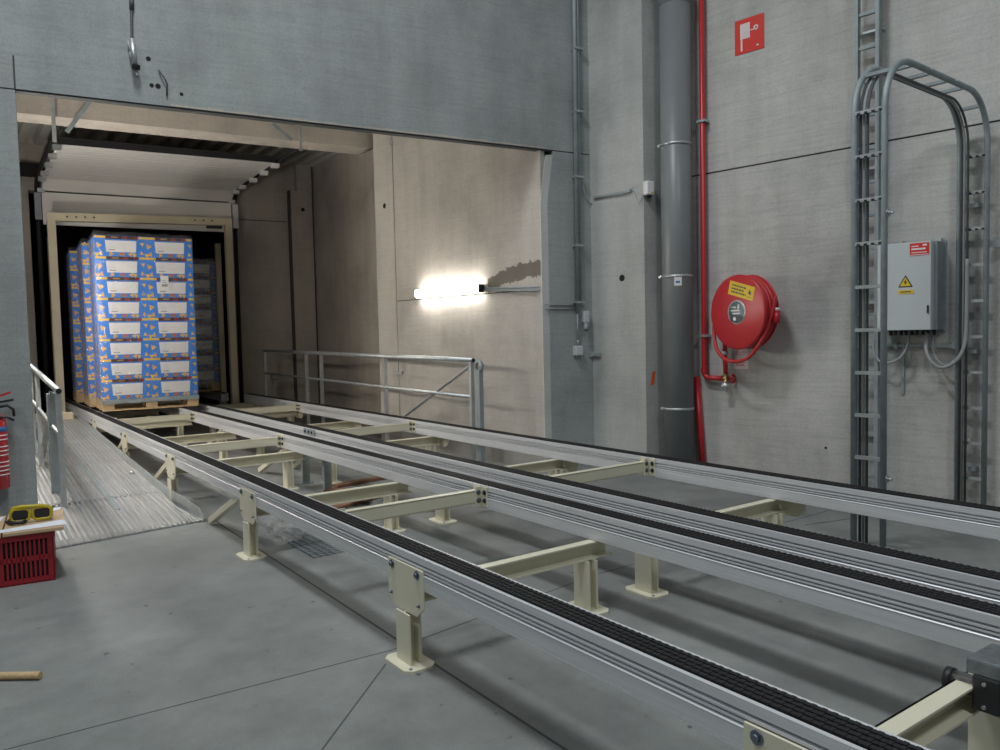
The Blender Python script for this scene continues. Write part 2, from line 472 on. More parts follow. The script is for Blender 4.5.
b = MB().use(M_CHAIN); b.bar(MD @ Vector((dl, -2.27, 4.07)), MD @ Vector((dr, -2.27, 4.07)), .03, .09); b.build('door_seal', parent=d)
for xx, sgn in ((dl-.06, -1), (dr+.06, 1)):
    b = MB().use(M_CHAIN)
    b.tube([MD @ Vector((xx, *p)) for p in [(0, 0.3), (0, 3.70), (-.04, 3.82), (-.13, 3.92), (-.27, 3.97), (-.6, 4.0), (-2.3, 4.06), (-3.6, 4.12)]], .035, 8)
    b.build('door_track', parent=d)
    for y, z in ((-.02, 3.80), (-.27, 3.93), (-.62, 3.955), (-1.2, 3.97), (-1.72, 3.99), (-2.22, 4.01)):
        b = MB().use(M_GALV if sgn < 0 else M_WHITE); b.box(xx-.05*sgn-.05, xx-.05*sgn+.05, y-.05, y+.05, z-.05, z+.01, MD); b.build('door_hinge', parent=d)  # right-hand hinges white: their bright glint is put into the colour
    b = MB().use(M_WHITE if sgn > 0 else M_GALVD)  # right plate white, standing in for lamp light caught by galvanised steel
    b.box(xx-.045, xx+.045, -.06, -.03, 3.33, 3.74, MD); b.build('guide_plate', parent=d)
b = MB().use(M_BLACK); b.box(dr-.42, dr-.17, -.05, 0, 3.31, 3.40, MD); b.build('door_latch', parent=d)

for xh, yh, zl, zt, sg in ((1.085, 9.80, 3.60, 4.12, 1), (3.77, 9.52, 3.76, 4.07, -1)):
    b = MB().use(M_GALV); b.bar((xh, yh, zl), (xh, yh, zt), .04, .012, (0, 1, 0)); b.build('hanger', parent=d)
    b = MB().use(M_GALVD); b.bar((xh+sg*.12, yh-.01, zl+.12 if sg > 0 else zl+.12), (xh+sg*.36, yh-.03, zt-.03), .045, .012, (0, 1, 0)); b.build('hanger', parent=d)
# ------------------------------------------------------------------ beige portal frame before the door
fy = 13.42
t = thing('portal_frame', 'beige steel portal frame around the pallets in front of the dock door', 'frame', (2.7, fy, 0))
for x, y, z in ((1.395, fy+.1, 3.26), (3.945, fy-.12, 3.32)):
    b = MB().use(M_TAN); b.box(x-.055, x+.055, y-.05, y+.05, 0, z, bev=.006)
    b.box(x-.055, x-.045, y-.058, y-.05, .3, z); b.box(x+.045, x+.055, y-.058, y-.05, .3, z); b.build('post', parent=t)
for x, y in ((1.465, 14.45), (4.045, 14.3)):
    b = MB().use(M_TAN); b.box(x-.045, x+.045, y-.05, y+.05, 0, 3.12, bev=.005); b.build('rear_post', parent=t)
b = MB().use(M_TAN)
b.bar((1.335, fy+.1, 3.305), (4.005, fy-.12, 3.37), .11, .12)
b.build('crossbar', parent=t)
for k in (.10, .145, .19, .235, .78, .83, .88):
    p = Vector((1.335, fy+.1, 3.31)).lerp(Vector((4.005, fy-.12, 3.375)), k); p.y -= .054
    b = MB().use(M_BLACK); b.cyl(p-Vector((0, .006, 0)), p+Vector((0, .01, 0)), .014, 8); b.build('bolt_hole', parent=t)

# ------------------------------------------------------------------ chain conveyors
RAIL_Z = .36
HALF = [(.056, .350), (.064, .354), (.064, .362), (.062, .363), (.064, .364), (.064, .412), (.066, .417), (.063, .420), (.048, .4225), (.048, .4255), (.063, .428), (.063, .434), (.048, .436), (.048, .4395),
        (.063, .442), (.063, .449), (.046, .451), (.046, .4565), (.062, .460), (.062, .489), (.047, .489), (.047, .478)]
def rail(parent, x, y0, y1):
    b = MB().use(M_ALU)
    poly = HALF + [(-a, z) for a, z in HALF[::-1]]
    b.prism(poly, (x, y0, 0), (1, 0, 0), (0, 0, 1), (0, y1-y0, 0))
    r = b.build('side_rail', parent=parent)
    b = MB().use(M_CHAIN)
    p = .014; n = int((y1-y0-.04)/p)
    for k, xs in enumerate((-.034, -.0113, .0113, .034)):
        for i in range(n):
            y = y0+.02+i*p + (p/2 if k % 2 else 0)
            w = .0085 if i % 2 else .0076
            b.box(x+xs-w, x+xs+w, y, y+p*.9, .482, .4955 if i % 2 else .4945)
        b.box(x+xs-.006, x+xs+.006, y0+.02, y1-.02, .478, .494)
    c = b.build('chain', parent=r); c['label'] = 'black transport chain'
    return r
def bolt(b, p, ax, r=.011, parent=None, m=None):
    p = Vector(p); ax = Vector(ax); own = b is None
    if own: b = MB().use(m or M_BOLTD)
    b.cyl(p, p+ax*.004, r*1.7, 14); b.cyl(p+ax*.004, p+ax*.013, r, 6)
    if own: b.build('bolt', parent=parent)
def base_plate(parent, x, y):
    b = MB().use(M_CREAM); w, h, c = .075, .115, .03
    b.prism([(-w, -h+c), (-w+c, -h), (w-c, -h), (w, -h+c), (w, h-c), (w-c, h), (-w+c, h), (-w, h-c)], (x, y, 0), (1, 0, 0), (0, 1, 0), (0, 0, .012))
    b.use(M_GALVD); b.cyl((x-.045, y-.09, .012), (x-.045, y-.09, .017), .008, 6)
    return b.build('base_plate', parent=parent)
def leg(parent, x, y, h, plate=True):
    b = MB().use(M_CREAM); w = .058
    b.box(x-.030, x-.022, y-w, y+w, .01, h); b.box(x+.022, x+.030, y-w, y+w, .01, h); b.box(x-.025, x+.025, y-.006, y+.006, .01, h)
    l = b.build('leg', parent=parent)
    if plate: base_plate(l, x, y)
    return l
def bracket(parent, x, y, sgn):
    b = MB().use(M_CREAM)
    b.prism([(-.15, .438), (.15, .438), (.15, .275), (.095, .232), (-.095, .232), (-.15, .275)], (x, y, 0), (0, 1, 0), (0, 0, 1), (sgn*.009, 0, 0))
    p = b.build('bracket', parent=parent)
    for dy, z, r in ((-.11, .415, .011), (.11, .415, .011), (-.12, .285, .004), (.12, .285, .004)):
        bolt(None, (x+sgn*.009, y+dy, z), (sgn, 0, 0), r, p)
def channel(parent, name, x0, x1, y, z0, z1, w, open_side):
    b = MB().use(M_CREAM); th = .007
    yb = y+w if open_side < 0 else y
    b.box(x0, x1, yb-(th if open_side < 0 else 0), yb+(0 if open_side < 0 else th), z0, z1)
    b.box(x0, x1, y, y+w, z1-th, z1); b.box(x0, x1, y, y+w, z0, z0+th)
    return b.build(name, parent=parent)
def spacer(parent, x0, x1, y, end=1):
    o = channel(parent, 'spacer_beam', x0, x1, y-.03, .382, .458, .06, 1)
    for xe, s in ((x1, -1), (x0, 1)):
        b = MB().use(M_CREAM); b.box(xe-.007 if s < 0 else xe, xe if s < 0 else xe+.007, y-.10, y+.045, .362, .484)
        b.box(xe, xe+s*.045, y-.04, y-.033, .362, .484)
        p = b.build('end_plate', parent=o)
        for z in (.40, .45):
            bolt(None, (xe+s*.026, y-.04, z), (0, -1, 0), .009, p)
            bolt(None, (xe+s*.007, y-.08, z), (s, 0, 0), .009, p, M_BLACK)
def brace(parent, x, ya, yb):
    b = MB().use(M_CREAM); b.bar((x, ya, .03), (x, yb, .355), .045, .05, (1, 0, 0)); b.build('brace', parent=parent)

def conveyor(name, label, xa, xb, la, lb, ys, sp, y0, y1, braces, y1b=None, out_a=True):
    t = thing(name, label, 'conveyor', ((xa+xb)/2, 0, 0))
    rail(t, xa, y0, y1); rail(t, xb, y0, y1b or y1)
    for y in ys:
        leg(t, la, y, .230 if out_a else .262); leg(t, lb, y, .262)
        if out_a: bracket(t, xa-.064, y, -1)
        else: bracket(t, xb+.064, y, 1)
        channel(t, 'cross_beam', xa-.05, xb+.05, y-.03, .262, .349, .06, -1)
    for y in sp: spacer(t, xa+.064, xb-.064, y)
    for x, ya, yb in braces: brace(t, x, ya, yb)
    return t
XA, XB, XC, XD = 1.622, 2.70, 3.075, 4.20
ysl = (1.06, 2.95, 5.05, 7.1, 9.15, 11.1, 13.05)
lane1 = conveyor('pallet_conveyor', 'aluminium two-rail chain conveyor on cream legs carrying the snack pallet', XA, XB, 1.562, 2.59, ysl,
                 (3.98, 7.40, 10.60), -.5, 16.8, [(1.62, 6.15, 5.35), (1.62, 8.15, 7.35), (1.62, 10.2, 9.4), (2.68, 8.15, 7.3), (2.68, 10.2, 9.4)])
lane2 = conveyor('pallet_conveyor', 'empty aluminium two-rail chain conveyor beside the wall with the hose reel', XC, XD, 3.02, 4.14, ysl,
                 (4.02, 7.50, 10.8), -.5, 16.8, [(3.06, 8.15, 7.3), (3.06, 6.1, 5.3)], 13.2, False)
SKEW = .0075
for ln in (lane1, lane2):
    ln.rotation_euler.z = SKEW; ln.location.x += math.sin(SKEW)*5
b = MB().use(M_GALVD); b.box(XC-.097, XC-.083, 7.45, 7.72, .43, .485)
b.use(M_BLACK)
for y in (7.5, 7.58, 7.67): bolt(b, (XC-.097, y, .458), (-1, 0, 0), .009)
b.build('splice_plate', parent=lane2)
# grey posts of the lift frame standing below
t = thing('support_post', 'nearer of two slim grey posts on the floor below the conveyors', 'post', (2.80, 6.72, 0), 0, None)
b = MB().use(M_GALVD); b.box(-.035, .035, -.025, .025, .008, .33); b.build('shaft', parent=t, world=False)
b = MB().use(M_GALVD); b.box(-.06, .06, -.05, .05, 0, .01); b.build('foot_plate', parent=t, world=False)
dup(t, (2.80, 7.25, 0), 0, 'farther of two slim grey posts on the floor below the conveyors')
# short inner rail for the second lane behind the frame
t = thing('dock_roller_rail', 'short aluminium rail behind the portal frame under the silvery pallet', 'rail', (3.86, 14, 0))
rail(t, 3.90, 13.7, 16.8)
for y in (13.9, 16.4): leg(t, 3.90, y, .35)

# drive unit at the near end
def DS(b): bmesh.ops.translate(b.bm, vec=(.055, -.03, 0), verts=b.bm.verts[:])
t = thing('drive_unit', 'grey cast drive gearbox with black bearing block at the edge of the near conveyor', 'gearbox', (2.46, .93, .25))
b = MB().use(M_STEELD)
b.box(2.36, 2.53, .93, 1.085, .385, .435, bev=.008); b.box(2.40, 2.535, .80, 1.0, .40, .455, bev=.012); b.box(2.42, 2.53, .70, .84, .36, .47, bev=.015)
for i in range(4): b.box(2.43+.02*i, 2.44+.02*i, .70, .84, .47, .48)
DS(b); b.build('gear_housing', parent=t)
b = MB().use(M_BLOCKD); b.box(2.355, 2.435, .99, 1.065, .285, .388, bev=.006)
b.use(M_ZINC); b.cyl((2.355, 1.03, .37), (2.349, 1.03, .37), .006, 8); b.cyl((2.355, 1.03, .302), (2.349, 1.03, .302), .006, 8)
b.cyl((2.4, .99, .37), (2.4, .984, .37), .006, 8); b.cyl((2.4, .99, .302), (2.4, .984, .302), .006, 8)
DS(b); b.build('bearing_block', parent=t)
b = MB().use(M_SHAFT); b.cyl((2.40, .55, .335), (2.40, 1.14, .335), .031, 18); DS(b); s = b.build('drive_shaft', parent=t)
b = MB().use(M_BLACK); b.cyl((2.40, 1.135, .335), (2.40, 1.155, .335), .035, 18); DS(b); b.build('end_cap', parent=s)
b = MB().use(M_CREAM); b.box(2.528, 2.536, .86, 1.06, .27, .53); b.box(2.52, 2.528, .9, 1.0, .1, .3)
b.use(M_BOLTD); bolt(b, (2.528, .98, .49), (-1, 0, 0), .012); bolt(b, (2.528, .90, .49), (-1, 0, 0), .012); DS(b); b.build('mounting_plate', parent=t)
t = thing('wire_basket_tray', 'dark wire cable tray hanging below the drive gearbox', 'cable tray', (2.3, .75, .2))
b = MB().use(M_STEELD)
for k in range(7):
    y = .42+.075*k
    b.tube([(2.22, y, .30), (2.22, y, .2), (2.24, y, .18), (2.36, y, .18), (2.38, y, .2), (2.38, y, .30)], .004, 6)
for x, z in ((2.22, .30), (2.22, .24), (2.24, .18), (2.30, .18), (2.36, .18), (2.38, .24), (2.38, .30)):
    b.cyl((x, .36, z), (x, .93, z), .004, 6)
DS(b); b.build('wire_mesh', parent=t)
b = MB().use(M_CABLED); b.tube([(2.40, 1.0, .27), (2.38, .98, .24), (2.35, .93, .2), (2.31, .8, .195), (2.3, .5, .195)], .008, 8); DS(b); b.build('cable', parent=t)

# ------------------------------------------------------------------ pallets and cartons
def make_carton():
    t = thing('snack_carton', '', 'carton')
    w, dp, h = .597, .395, .268
    b = MB().use(M_BLUE); b.box(-w/2, w/2, 0, dp, 0, h)
    def tri(cx, cz, s, rot, m, y=-.0015, th=.0016):
        b.use(m); b.prism([(math.cos(rot+a)*s, math.sin(rot+a)*s*1.05) for a in (0, 2.3, -2.0)], (cx, y, cz), (1, 0, 0), (0, 0, 1), (0, th, 0))
    def rect(x0, x1, z0, z1, m, y=-.001):
        b.use(m); b.box(x0, x1, y, y+.0011, z0, z1)
    rect(-w/2, -.17, h-.034, h-.006, M_CYEL); rect(.23, w/2, h-.034, h-.006, M_CYEL)
    rect(-.17, .215, h-.046, h-.002, M_CDARK); rect(.03, .09, h-.042, h-.006, M_CRED); rect(.16, .215, h-.044, h-.006, M_CRED); rect(-.1, -.02, h-.03, h-.012, M_CHIP)
    tri(-.25, .14, .042, 0, M_CHIP); tri(-.235, .035, .036, 1.2, M_CHIP); tri(-.275, .022, .034, .3, M_CYEL); tri(-.11, .03, .036, 1.9, M_CHIP)
    rect(-.02, .055, .008, .042, M_CBRN, -.002); rect(0, .04, .03, .048, M_CRED, -.003)
    tri(.125, .03, .036, .9, M_CHIP); tri(.17, .022, .03, 2.4, M_CYEL); tri(.258, .045, .030, 1.6, M_CHIP)
    tri(.268, .165, .030, 2.6, M_CHIP)
    # side prints
    b.use(M_CHIP)
    for sx in (-1, 1):
        for cy, cz, s in ((.06, .13, .04), (.12, .04, .045), (.33, .06, .04), (.33, .2, .045)):
            b.prism([(math.cos(a+cz*9)*s, math.sin(a+cz*9)*s) for a in (0, 2.2, -2)], (sx*w/2, cy, cz), (0, 1, 0), (0, 0, 1), (sx*.0015, 0, 0))
        b.use(M_CBRN); b.box(sx*w/2-.0008, sx*w/2+.001, .15, .27, .05, .2); b.use(M_CHIP)
    b.build('body', parent=t, world=False)
    b = MB().use(M_CWHT)
    b.prism([(-.165, .055), (.19, .055), (.20, .205), (-.175, .205)], (0, -.0035, 0), (1, 0, 0), (0, 0, 1), (0, .0025, 0))
    b.use(M_PRINT)
    for i in range(8): b.box(-.135+.0095*i, -.130+.0095*i, -.0045, -.0034, .075, .09)
    b.use(M_GALV)
    b.box(-.13, -.075, -.0042, -.0034, .13, .134); b.box(-.13, -.06, -.0042, -.0034, .115, .119); b.box(-.12, -.08, -.0042, -.0034, .16, .165)
    b.build('white_panel', parent=t, world=False)
    return t
def make_pallet(label, loc, rz, dp=.8):
    t = thing('wooden_pallet', label, 'pallet', loc, rz)
    def part(n, x0, x1, y0, y1, z0, z1, m=M_WOOD):
        b = MB().use(m); b.box(x0, x1, y0, y1, z0, z1, bev=.003); return b.build(n, parent=t, world=False)
    for i in range(3): part('bottom_board', -.6, .6, i*(dp-.1)/2, i*(dp-.1)/2+.1, 0, .022)
    for x in (-.6, -.0725, .455):
        for i in range(3):
            y0 = i*(dp-.1)/2; part('block', x, x+.145, y0, y0+.1, .022, .1)
        part('stringer_board', x, x+.145, 0, dp, .1, .122)
    for i in range(5): part('deck_board', -.6, .6, i*(dp-.145)/4, i*(dp-.145)/4+.145, .122, .144)
    return t
LAY = ['bottom layer', 'second layer up', 'third layer up', 'fourth layer up', 'fifth layer up', 'sixth layer up', 'layer below the top', 'top layer']
carton0 = [None]
def carton(loc, rz, label, group):
    if carton0[0] is None:
        c = make_carton(); c.location = loc; c.rotation_euler = (0, 0, rz); c['label'] = label; c['group'] = group; carton0[0] = c; return c
    return dup(carton0[0], loc, rz, label, group)
def pallet_load(where, loc, rz, cols, rows, layers, group, film, filmname, dp=.8):
    loc = Vector(loc)
    make_pallet('wooden pallet under ' + where, loc, rz, dp)
    Mr = Matrix.Translation(loc) @ Matrix.Rotation(rz, 4, 'Z')
    for k in range(layers):
        for r in range(rows):
            for c, x in enumerate((-.3, .3)):
                if c not in cols: continue
                q = Mr @ Vector((x, .004+r*.404, .152+k*.2695))
                side = 'nearer the column' if c == 0 else 'nearer the hose reel'
                lab = 'carton of %s, %s, %s, %s' % (where, LAY[k] if layers == 8 else LAY[k].replace('layer below the top', 'seventh layer up').replace('top layer', 'eighth layer up'), 'front row' if r == 0 else 'back row', side)
                carton(q, rz, lab, group)
    # film wrap
    b = MB().use(film)
    z0, z1 = .07, .152+layers*.2695; e = .012; n = 26
    rnd = random.Random(3)
    ring = []
    pts = [(-.6-e, -e), (.6+e, -e), (.6+e, dp+e), (-.6-e, dp+e)]
    prev = None; levels = [z0, .148] + [.152+i*.2695/2 for i in range(1, layers*2)] + [z1, z1+.05]
    for li, z in enumerate(levels):
        cur = []
        for (ax, ay), (bx, by) in zip(pts, pts[1:]+pts[:1]):
            for i in range(10):
                f = i/10; x = ax+(bx-ax)*f; y = ay+(by-ay)*f
                x += rnd.uniform(-.004, .004); y += rnd.uniform(-.004, .004)
                if li == len(levels)-1: x *= .97; y = dp/2+(y-dp/2)*.97; z2 = z+rnd.uniform(-.02, .02)
                else: z2 = z
                cur.append(b.bm.verts.new(Mr @ Vector((x, y, z2))))
        if prev:
            for i in range(len(cur)):
                f = b.bm.faces.new((prev[i], prev[(i+1) % len(cur)], cur[(i+1) % len(cur)], cur[i])); f.smooth = True
        prev = cur
    cen = b.bm.verts.new(Mr @ Vector((0, dp/2, z1+.06)))
    for i in range(len(prev)): b.bm.faces.new((prev[i], prev[(i+1) % len(prev)], cen))
    o = b.build('stretch_film'); tag(o, filmname, 'film')
PZ = .502; PR = R(-3)
pallet_load('the front pallet', (2.245, 11.30, PZ), PR, (0, 1), 2, 8, 'snack cartons on the front pallet', M_FILM, 'clear stretch film crinkled around the front pallet of blue cartons')
pallet_load('the second pallet', (2.225, 12.28, PZ), PR, (0,), 2, 8, 'snack cartons on the second pallet', M_FILM, 'clear stretch film around the second pallet, behind the front one')
pallet_load('the third pallet', (2.205, 13.4, PZ), PR, (0,), 2, 8, 'snack cartons on the third pallet', M_FILM, 'clear stretch film around the deepest pallet in the dock')
pallet_load('the silvery wrapped pallet', (3.40, 14.35, PZ), PR, (1,), 1, 8, 'snack cartons on the silvery wrapped pallet', M_FILM2, 'shiny silvery stretch film around the pallet beyond the frame')
# grey slip sheet edge under the front cartons
b = MB().use(M_GALVD)
Mr = Matrix.Translation((2.245, 11.30, PZ)) @ Matrix.Rotation(PR, 4, 'Z')
b.box(-.605, .605, -.016, -.004, .098, .150, Mr)
o = b.build('slip_sheet'); tag(o, 'grey folded sheet edge along the top of the front pallet', 'sheet')
b = MB().use(M_CWHT); b.box(.175, .275, -.022, -.018, 1.61, 1.79, Mr)
b.use(M_PRINT)
for i in range(9): b.box(.188+.0085*i, .193+.0085*i, -.023, -.0215, 1.645, 1.68, Mr)
b.box(.19, .25, -.023, -.0215, 1.70, 1.705, Mr); b.box(.19, .24, -.023, -.0215, 1.725, 1.73, Mr)
o = b.build('pallet_label'); tag(o, 'white barcode label stuck on the film of the front pallet', 'label')

# ------------------------------------------------------------------ ramp and railings
t = thing('access_ramp', 'ribbed grey metal ramp rising beside the conveyor to the pallets', 'ramp', (1.0, 6.2, 0))
rx0, rx1 = .50, 1.50
def rz_(y): return .012+max(0, y-6.22)*.060
def ramp_plate(y0, y1, dy):
    b = MB().use(M_PLATE)
    p = [(rx0, y0-dy, rz_(y0)-.03), (rx1, y0, rz_(y0)-.03), (rx1, y1, rz_(y1)-.03), (rx0, y1-dy*.5, rz_(y1)-.03)]
    if rz_(y0) < .04: p = [(rx0, y0-dy, .0), (rx1, y0, .0), p[2], p[3]]
    b.hexa([Vector(q) for q in p] + [Vector((q[0], q[1], rz_(max(q[1], 6.22)))) for q in p])
    o = b.build('tread_plate', parent=t)
    n = 25
    for i in range(n):
        b = MB().use(M_RIB)
        x = rx0+.03+(rx1-rx0-.07)*i/(n-1)
        b.prism([(-.012, -.002), (-.006, .008), (.006, .008), (.012, -.002)], (x, y0+.015, rz_(y0)), (1, 0, 0), (0, 0, 1), (0, y1-y0-.025, rz_(y1)-rz_(y0)))
        b.build('rib', parent=o)
ramp_plate(6.26, 7.35, .16); ramp_plate(7.36, 8.9, 0); ramp_plate(8.91, 10.6, 0); ramp_plate(10.61, 12.1, 0)
b = MB().use(M_GALV)
ks = [(1.588, 6.26, 0, .03), (1.575, 6.36, 0, .10), (1.512, 7.3, .03, .155), (1.48, 9.0, .13, .255), (1.45, 12.1, .31, .43)]
for (xa_, ya_, za_, zb_), (xc_, yc_, zc_, zd_) in zip(ks, ks[1:]):
    b.hexa([Vector(q) for q in ((xa_-.01, ya_, za_), (xa_, ya_, za_), (xc_, yc_, zc_), (xc_-.01, yc_, zc_), (xa_-.01, ya_, zb_), (xa_, ya_, zb_), (xc_, yc_, zd_), (xc_-.01, yc_, zd_))])
b.use(M_PLATE); b.prism([(1.49, 6.26), (1.583, 6.255), (1.575, 6.36), (1.512, 7.3), (1.49, 7.3)], (0, 0, .003), (1, 0, 0), (0, 1, 0), (0, 0, .012)); b.use(M_GALV)
b.build('kerb_strip', parent=t)
b = MB().use(M_ZINC); q = Vector((1.42, 8.2, rz_(8.2))); b.lathe([(.022, 0), (.022, .02), (.012, .03), (0, .032)], q, (0, 0, 1), 14); b.build('stud', parent=t)
b = MB().use(M_GALVD); b.bar((1.08, 6.9, rz_(6.9)+.006), (1.08, 11.9, rz_(11.9)+.006), .03, .01); b.build('centre_strip', parent=t)

t = thing('cream_floor_beam', 'cream beam lying across the top end of the ramp below the pallets', 'beam', (1.2, 12.2, .3))
b = MB().use(M_TAN); b.box(.7, 1.40, 12.2, 12.32, .36, .46, bev=.004); b.box(.75, .83, 12.22, 12.30, 0, .36); b.box(1.28, 1.36, 12.22, 12.3, 0, .36); b.build('beam', parent=t)

def railing(name, label, x, ys, top, mid, base, near_brace, yend, sl=0):
    t = thing(name, label, 'railing', (x, ys[0], base(ys[0])))
    f = lambda y: sl*(y-ys[0])
    for i, y in enumerate(ys):
        b = MB().use(M_GALV); b.box(x-.02, x+.02, y-.02, y+.02, base(y), top+f(y)-.015); b.build('post', parent=t)
    b = MB().use(M_GALV); y0 = ys[0]-.04; b.cyl((x, y0, top+f(y0)), (x, yend, top+f(yend)), .026, 14); r = b.build('top_rail', parent=t)
    b = MB().use(M_BLACK); b.cyl((x, y0-.004, top+f(y0)), (x, y0, top+f(y0)), .022, 14); b.build('end_cap', parent=r)
    b = MB().use(M_GALV); b.cyl((x, ys[0], mid), (x, yend, mid+f(yend)), .017, 12); b.build('mid_rail', parent=t)
    b = MB().use(M_GALV); (ya, za), (yb, zb) = near_brace; b.bar((x+.03, ya, za), (x+.03, yb, zb), .015, .05, (1, 0, 0)); b.build('diagonal_brace', parent=t)
    return t
rl = railing('safety_railing', 'galvanised railing with bright top tube along the ramp beside the column', .735, (7.25, 9.0, 9.75, 11.2), 1.03, .66, lambda y: rz_(y)+.001, ((7.95, .98), (9.3, .22)), 12, .062)
b = MB().use(M_GALVD); b.box(.70, .77, 7.76, 7.83, rz_(7.8)+.001, .98)
b.lathe([(.035, -.012), (.055, -.012), (.055, .012), (.035, .012), (.035, -.012)], (.735, 7.8, .95), (1, 0, 0), 18); b.build('gate_post', parent=rl)
rr = railing('safety_railing', 'galvanised railing along the lamp wall behind the empty conveyor', 4.45, (6.78, 8.73, 10.75, 11.32, 13.2), 1.145, .76, lambda y: 0, ((6.85, 1.08), (8.3, .45)), 13.2, .010)
b = MB().use(M_GALVD); b.box(4.425, 4.475, 6.60, 6.66, 0, 1.05)
b.lathe([(.045, -.015), (.07, -.015), (.07, .015), (.045, .015), (.045, -.015)], (4.45, 6.64, 1.08), (1, 0, 0), 20)
b.build('gate_post', parent=rr)
b = MB().use(M_GALVD); b.cyl((4.6, 13.3, 0), (4.6, 13.3, .62), .02, 10); b.tube(arc((4.6, 13.3, .70), (0, 1, 0), (0, 0, 1), .07, 0, 360, 16)[:-1], .014, 6, True); b.cyl((4.6, 13.3, .7), (4.6, 12.95, .72), .012, 8)
o = b.build('winch_stand'); tag(o, 'small grey winch post with a round wheel beside the dark wall', 'winch')

# ------------------------------------------------------------------ tunnel lamp and added dock lamps
def wall_lamp(label, Mx, s0, s1, z, m=None):
    t = thing('wall_lamp', label, 'lamp', Mx @ Vector(((s0+s1)/2, 0, z)))
    b = MB().use(M_GALVD); b.box(s0, s1, 0, .04, z-.03, z+.03, Mx); b.build('housing', parent=t)
    b = MB().use(m or M_LAMP); b.box(s0, s1, .04, .115, z-.05, z+.05, Mx, .03); b.build('diffuser', parent=t)
    for e0, e1 in ((s0-.03, s0), (s1, s1+.03)):
        b = MB().use(M_BLACK); b.box(e0, e1, .02, .1, z-.045, z+.045, Mx, .01); b.build('end_cap', parent=t)
wall_lamp('lit fluorescent batten lamp glowing on the warm concrete wall', frame(L0.copy(), W2, -N2), .925, 2.14, 1.915)
wall_lamp('added unseen batten lamp on the dock side wall just behind the column', frame(Vector((.42, 7.3, 0)), Vector((0, 1, 0)), Vector((1, 0, 0))), 0, 1.3, 2.2, M_LAMP2)  # unseen source, added for the light reaching the dock from this side
wall_lamp('added unseen batten lamp on the dock side wall beside the top of the ramp', frame(Vector((.42, 10.15, 0)), Vector((0, 1, 0)), Vector((1, 0, 0))), 0, 1.1, 2.0, M_LAMP2)  # second added source, out of view, brightens door, deck and pallets
b = MB().use(M_GALVD)
b.cyl(lp(.03, 1.84, .03), lp(.9, 1.895, .03), .012, 8); b.cyl(lp(.03, 1.875, .03), lp(.85, 1.912, .03), .01, 8)
o = b.build('lamp_conduit'); tag(o, 'thin twin conduit running from the wall lamp to the jamb', 'conduit')

# ------------------------------------------------------------------ things on the wall with the opening
t = thing('cable_conduit', 'tall dark twin conduit beside the opening ending above a junction box', 'conduit', hp(4.7, 1.6))
b = MB().use(M_GALVD)
def hline(pts, r, seg=10): b.tube([hp(*p) for p in pts], r, seg)
hline([(4.72, 8, .04), (4.675, 1.62, .04)], .024); hline([(4.758, 8, .04), (4.713, 1.70, .04)], .014)
b.build('tube', parent=t)
for tt, z in ((4.73, 4.29), (4.725, 3.66), (4.715, 3.0), (4.705, 2.3), (4.70, 1.72)):
    b = MB().use(M_GALV); b.box(tt-.055, tt+.055, -.07, -.0, z-.010, z+.010, MH); b.build('clip', parent=t)
t = thing('junction_box', 'small grey junction box low beside the opening under the twin conduit', 'box', hp(4.69, 1.25))
b = MB().use(M_BOX); b.box(4.63, 4.72, -.06, 0, 1.17, 1.27, MH, .006); b.build('body', parent=t)
b = MB().use(M_BOX); b.box(4.635, 4.715, -.068, -.06, 1.175, 1.265, MH, .003); b.build('lid', parent=t)
b = MB().use(M_GALVD); b.cyl(hp(4.675, 1.27, .035), hp(4.675, 1.62, .035), .01, 8); b.cyl(hp(4.675, 1.27, .035), hp(4.675, 1.33, .035), .018, 8); b.build('gland', parent=t)
t = thing('wall_socket', 'grey surface socket beside the conduit end, above the junction box', 'socket', hp(4.78, 1.5))
b = MB().use(M_BOX); b.box(4.745, 4.81, -.06, 0, 1.51, 1.63, MH, .006); b.build('body', parent=t)
b = MB().use(M_GALVD); b.cyl(hp(4.775, 1.51, .05), hp(4.74, 1.43, .09), .026, 12); b.build('plug_outlet', parent=t)
b = MB().use(M_CABLE)
for z in (1.70, 1.66): b.tube([hp(4.29, z, .012), hp(4.66, z-.01, .012)], .007, 6)
o = b.build('surface_cable'); tag(o, 'pair of thin cables crossing the jamb to the twin conduit', 'cable')
b = MB().use(M_CABLE)
b.tube([hp(4.77, 2.95, .03), hp(4.80, 2.82, .03), hp(4.86, 2.75, .02), hp(4.9, 2.74, .02)], .005, 6)
o = b.build('hanging_cable'); tag(o, 'thin cable looping from the twin conduit to the pillar', 'cable')
b = MB().use(M_GALV); b.box(4.84, 4.905, -.03, 0, 1.15, 1.19, MH); b.bar(pp(5.17, 1.17, .012), pp(5.07, 1.17, .012), .024, .04); b.bar(hp(4.87, 1.17, .03), pp(5.10, 1.17, .03), .02, .02)
o = b.build('joint_clamp'); tag(o, 'small grey steel clamp across the joint at the pillar', 'clamp')
t = thing('broken_fixture', 'broken cable end and bracket hanging on the header above the opening', 'fixture', hp(.58, 3.5))
b = MB().use(M_CABLED); b.tube([hp(.60, 8, .01), hp(.598, 4.02, .01), hp(.59, 3.75, .012), hp(.58, 3.7, .03)], .010, 6)
b.tube([hp(.60, 4.05, .01), hp(.598, 3.95, .01)], .017, 6); b.build('cable', parent=t)
b = MB().use(M_GALV); b.tube([hp(.585, 3.72, .03), hp(.60, 3.52, .05)], .022, 10)
b.bar(hp(.565, 3.70, .02), hp(.59, 3.60, .03), .035, .012); b.bar(hp(.57, 3.62, .02), hp(.615, 3.45, .025), .04, .012)
b.use(M_BLACK); b.lathe([(.03, 0), (.03, .03), (.0, .035)], hp(.605, 3.52, .055), (0, 0, -1), 12); b.build('bracket', parent=t)
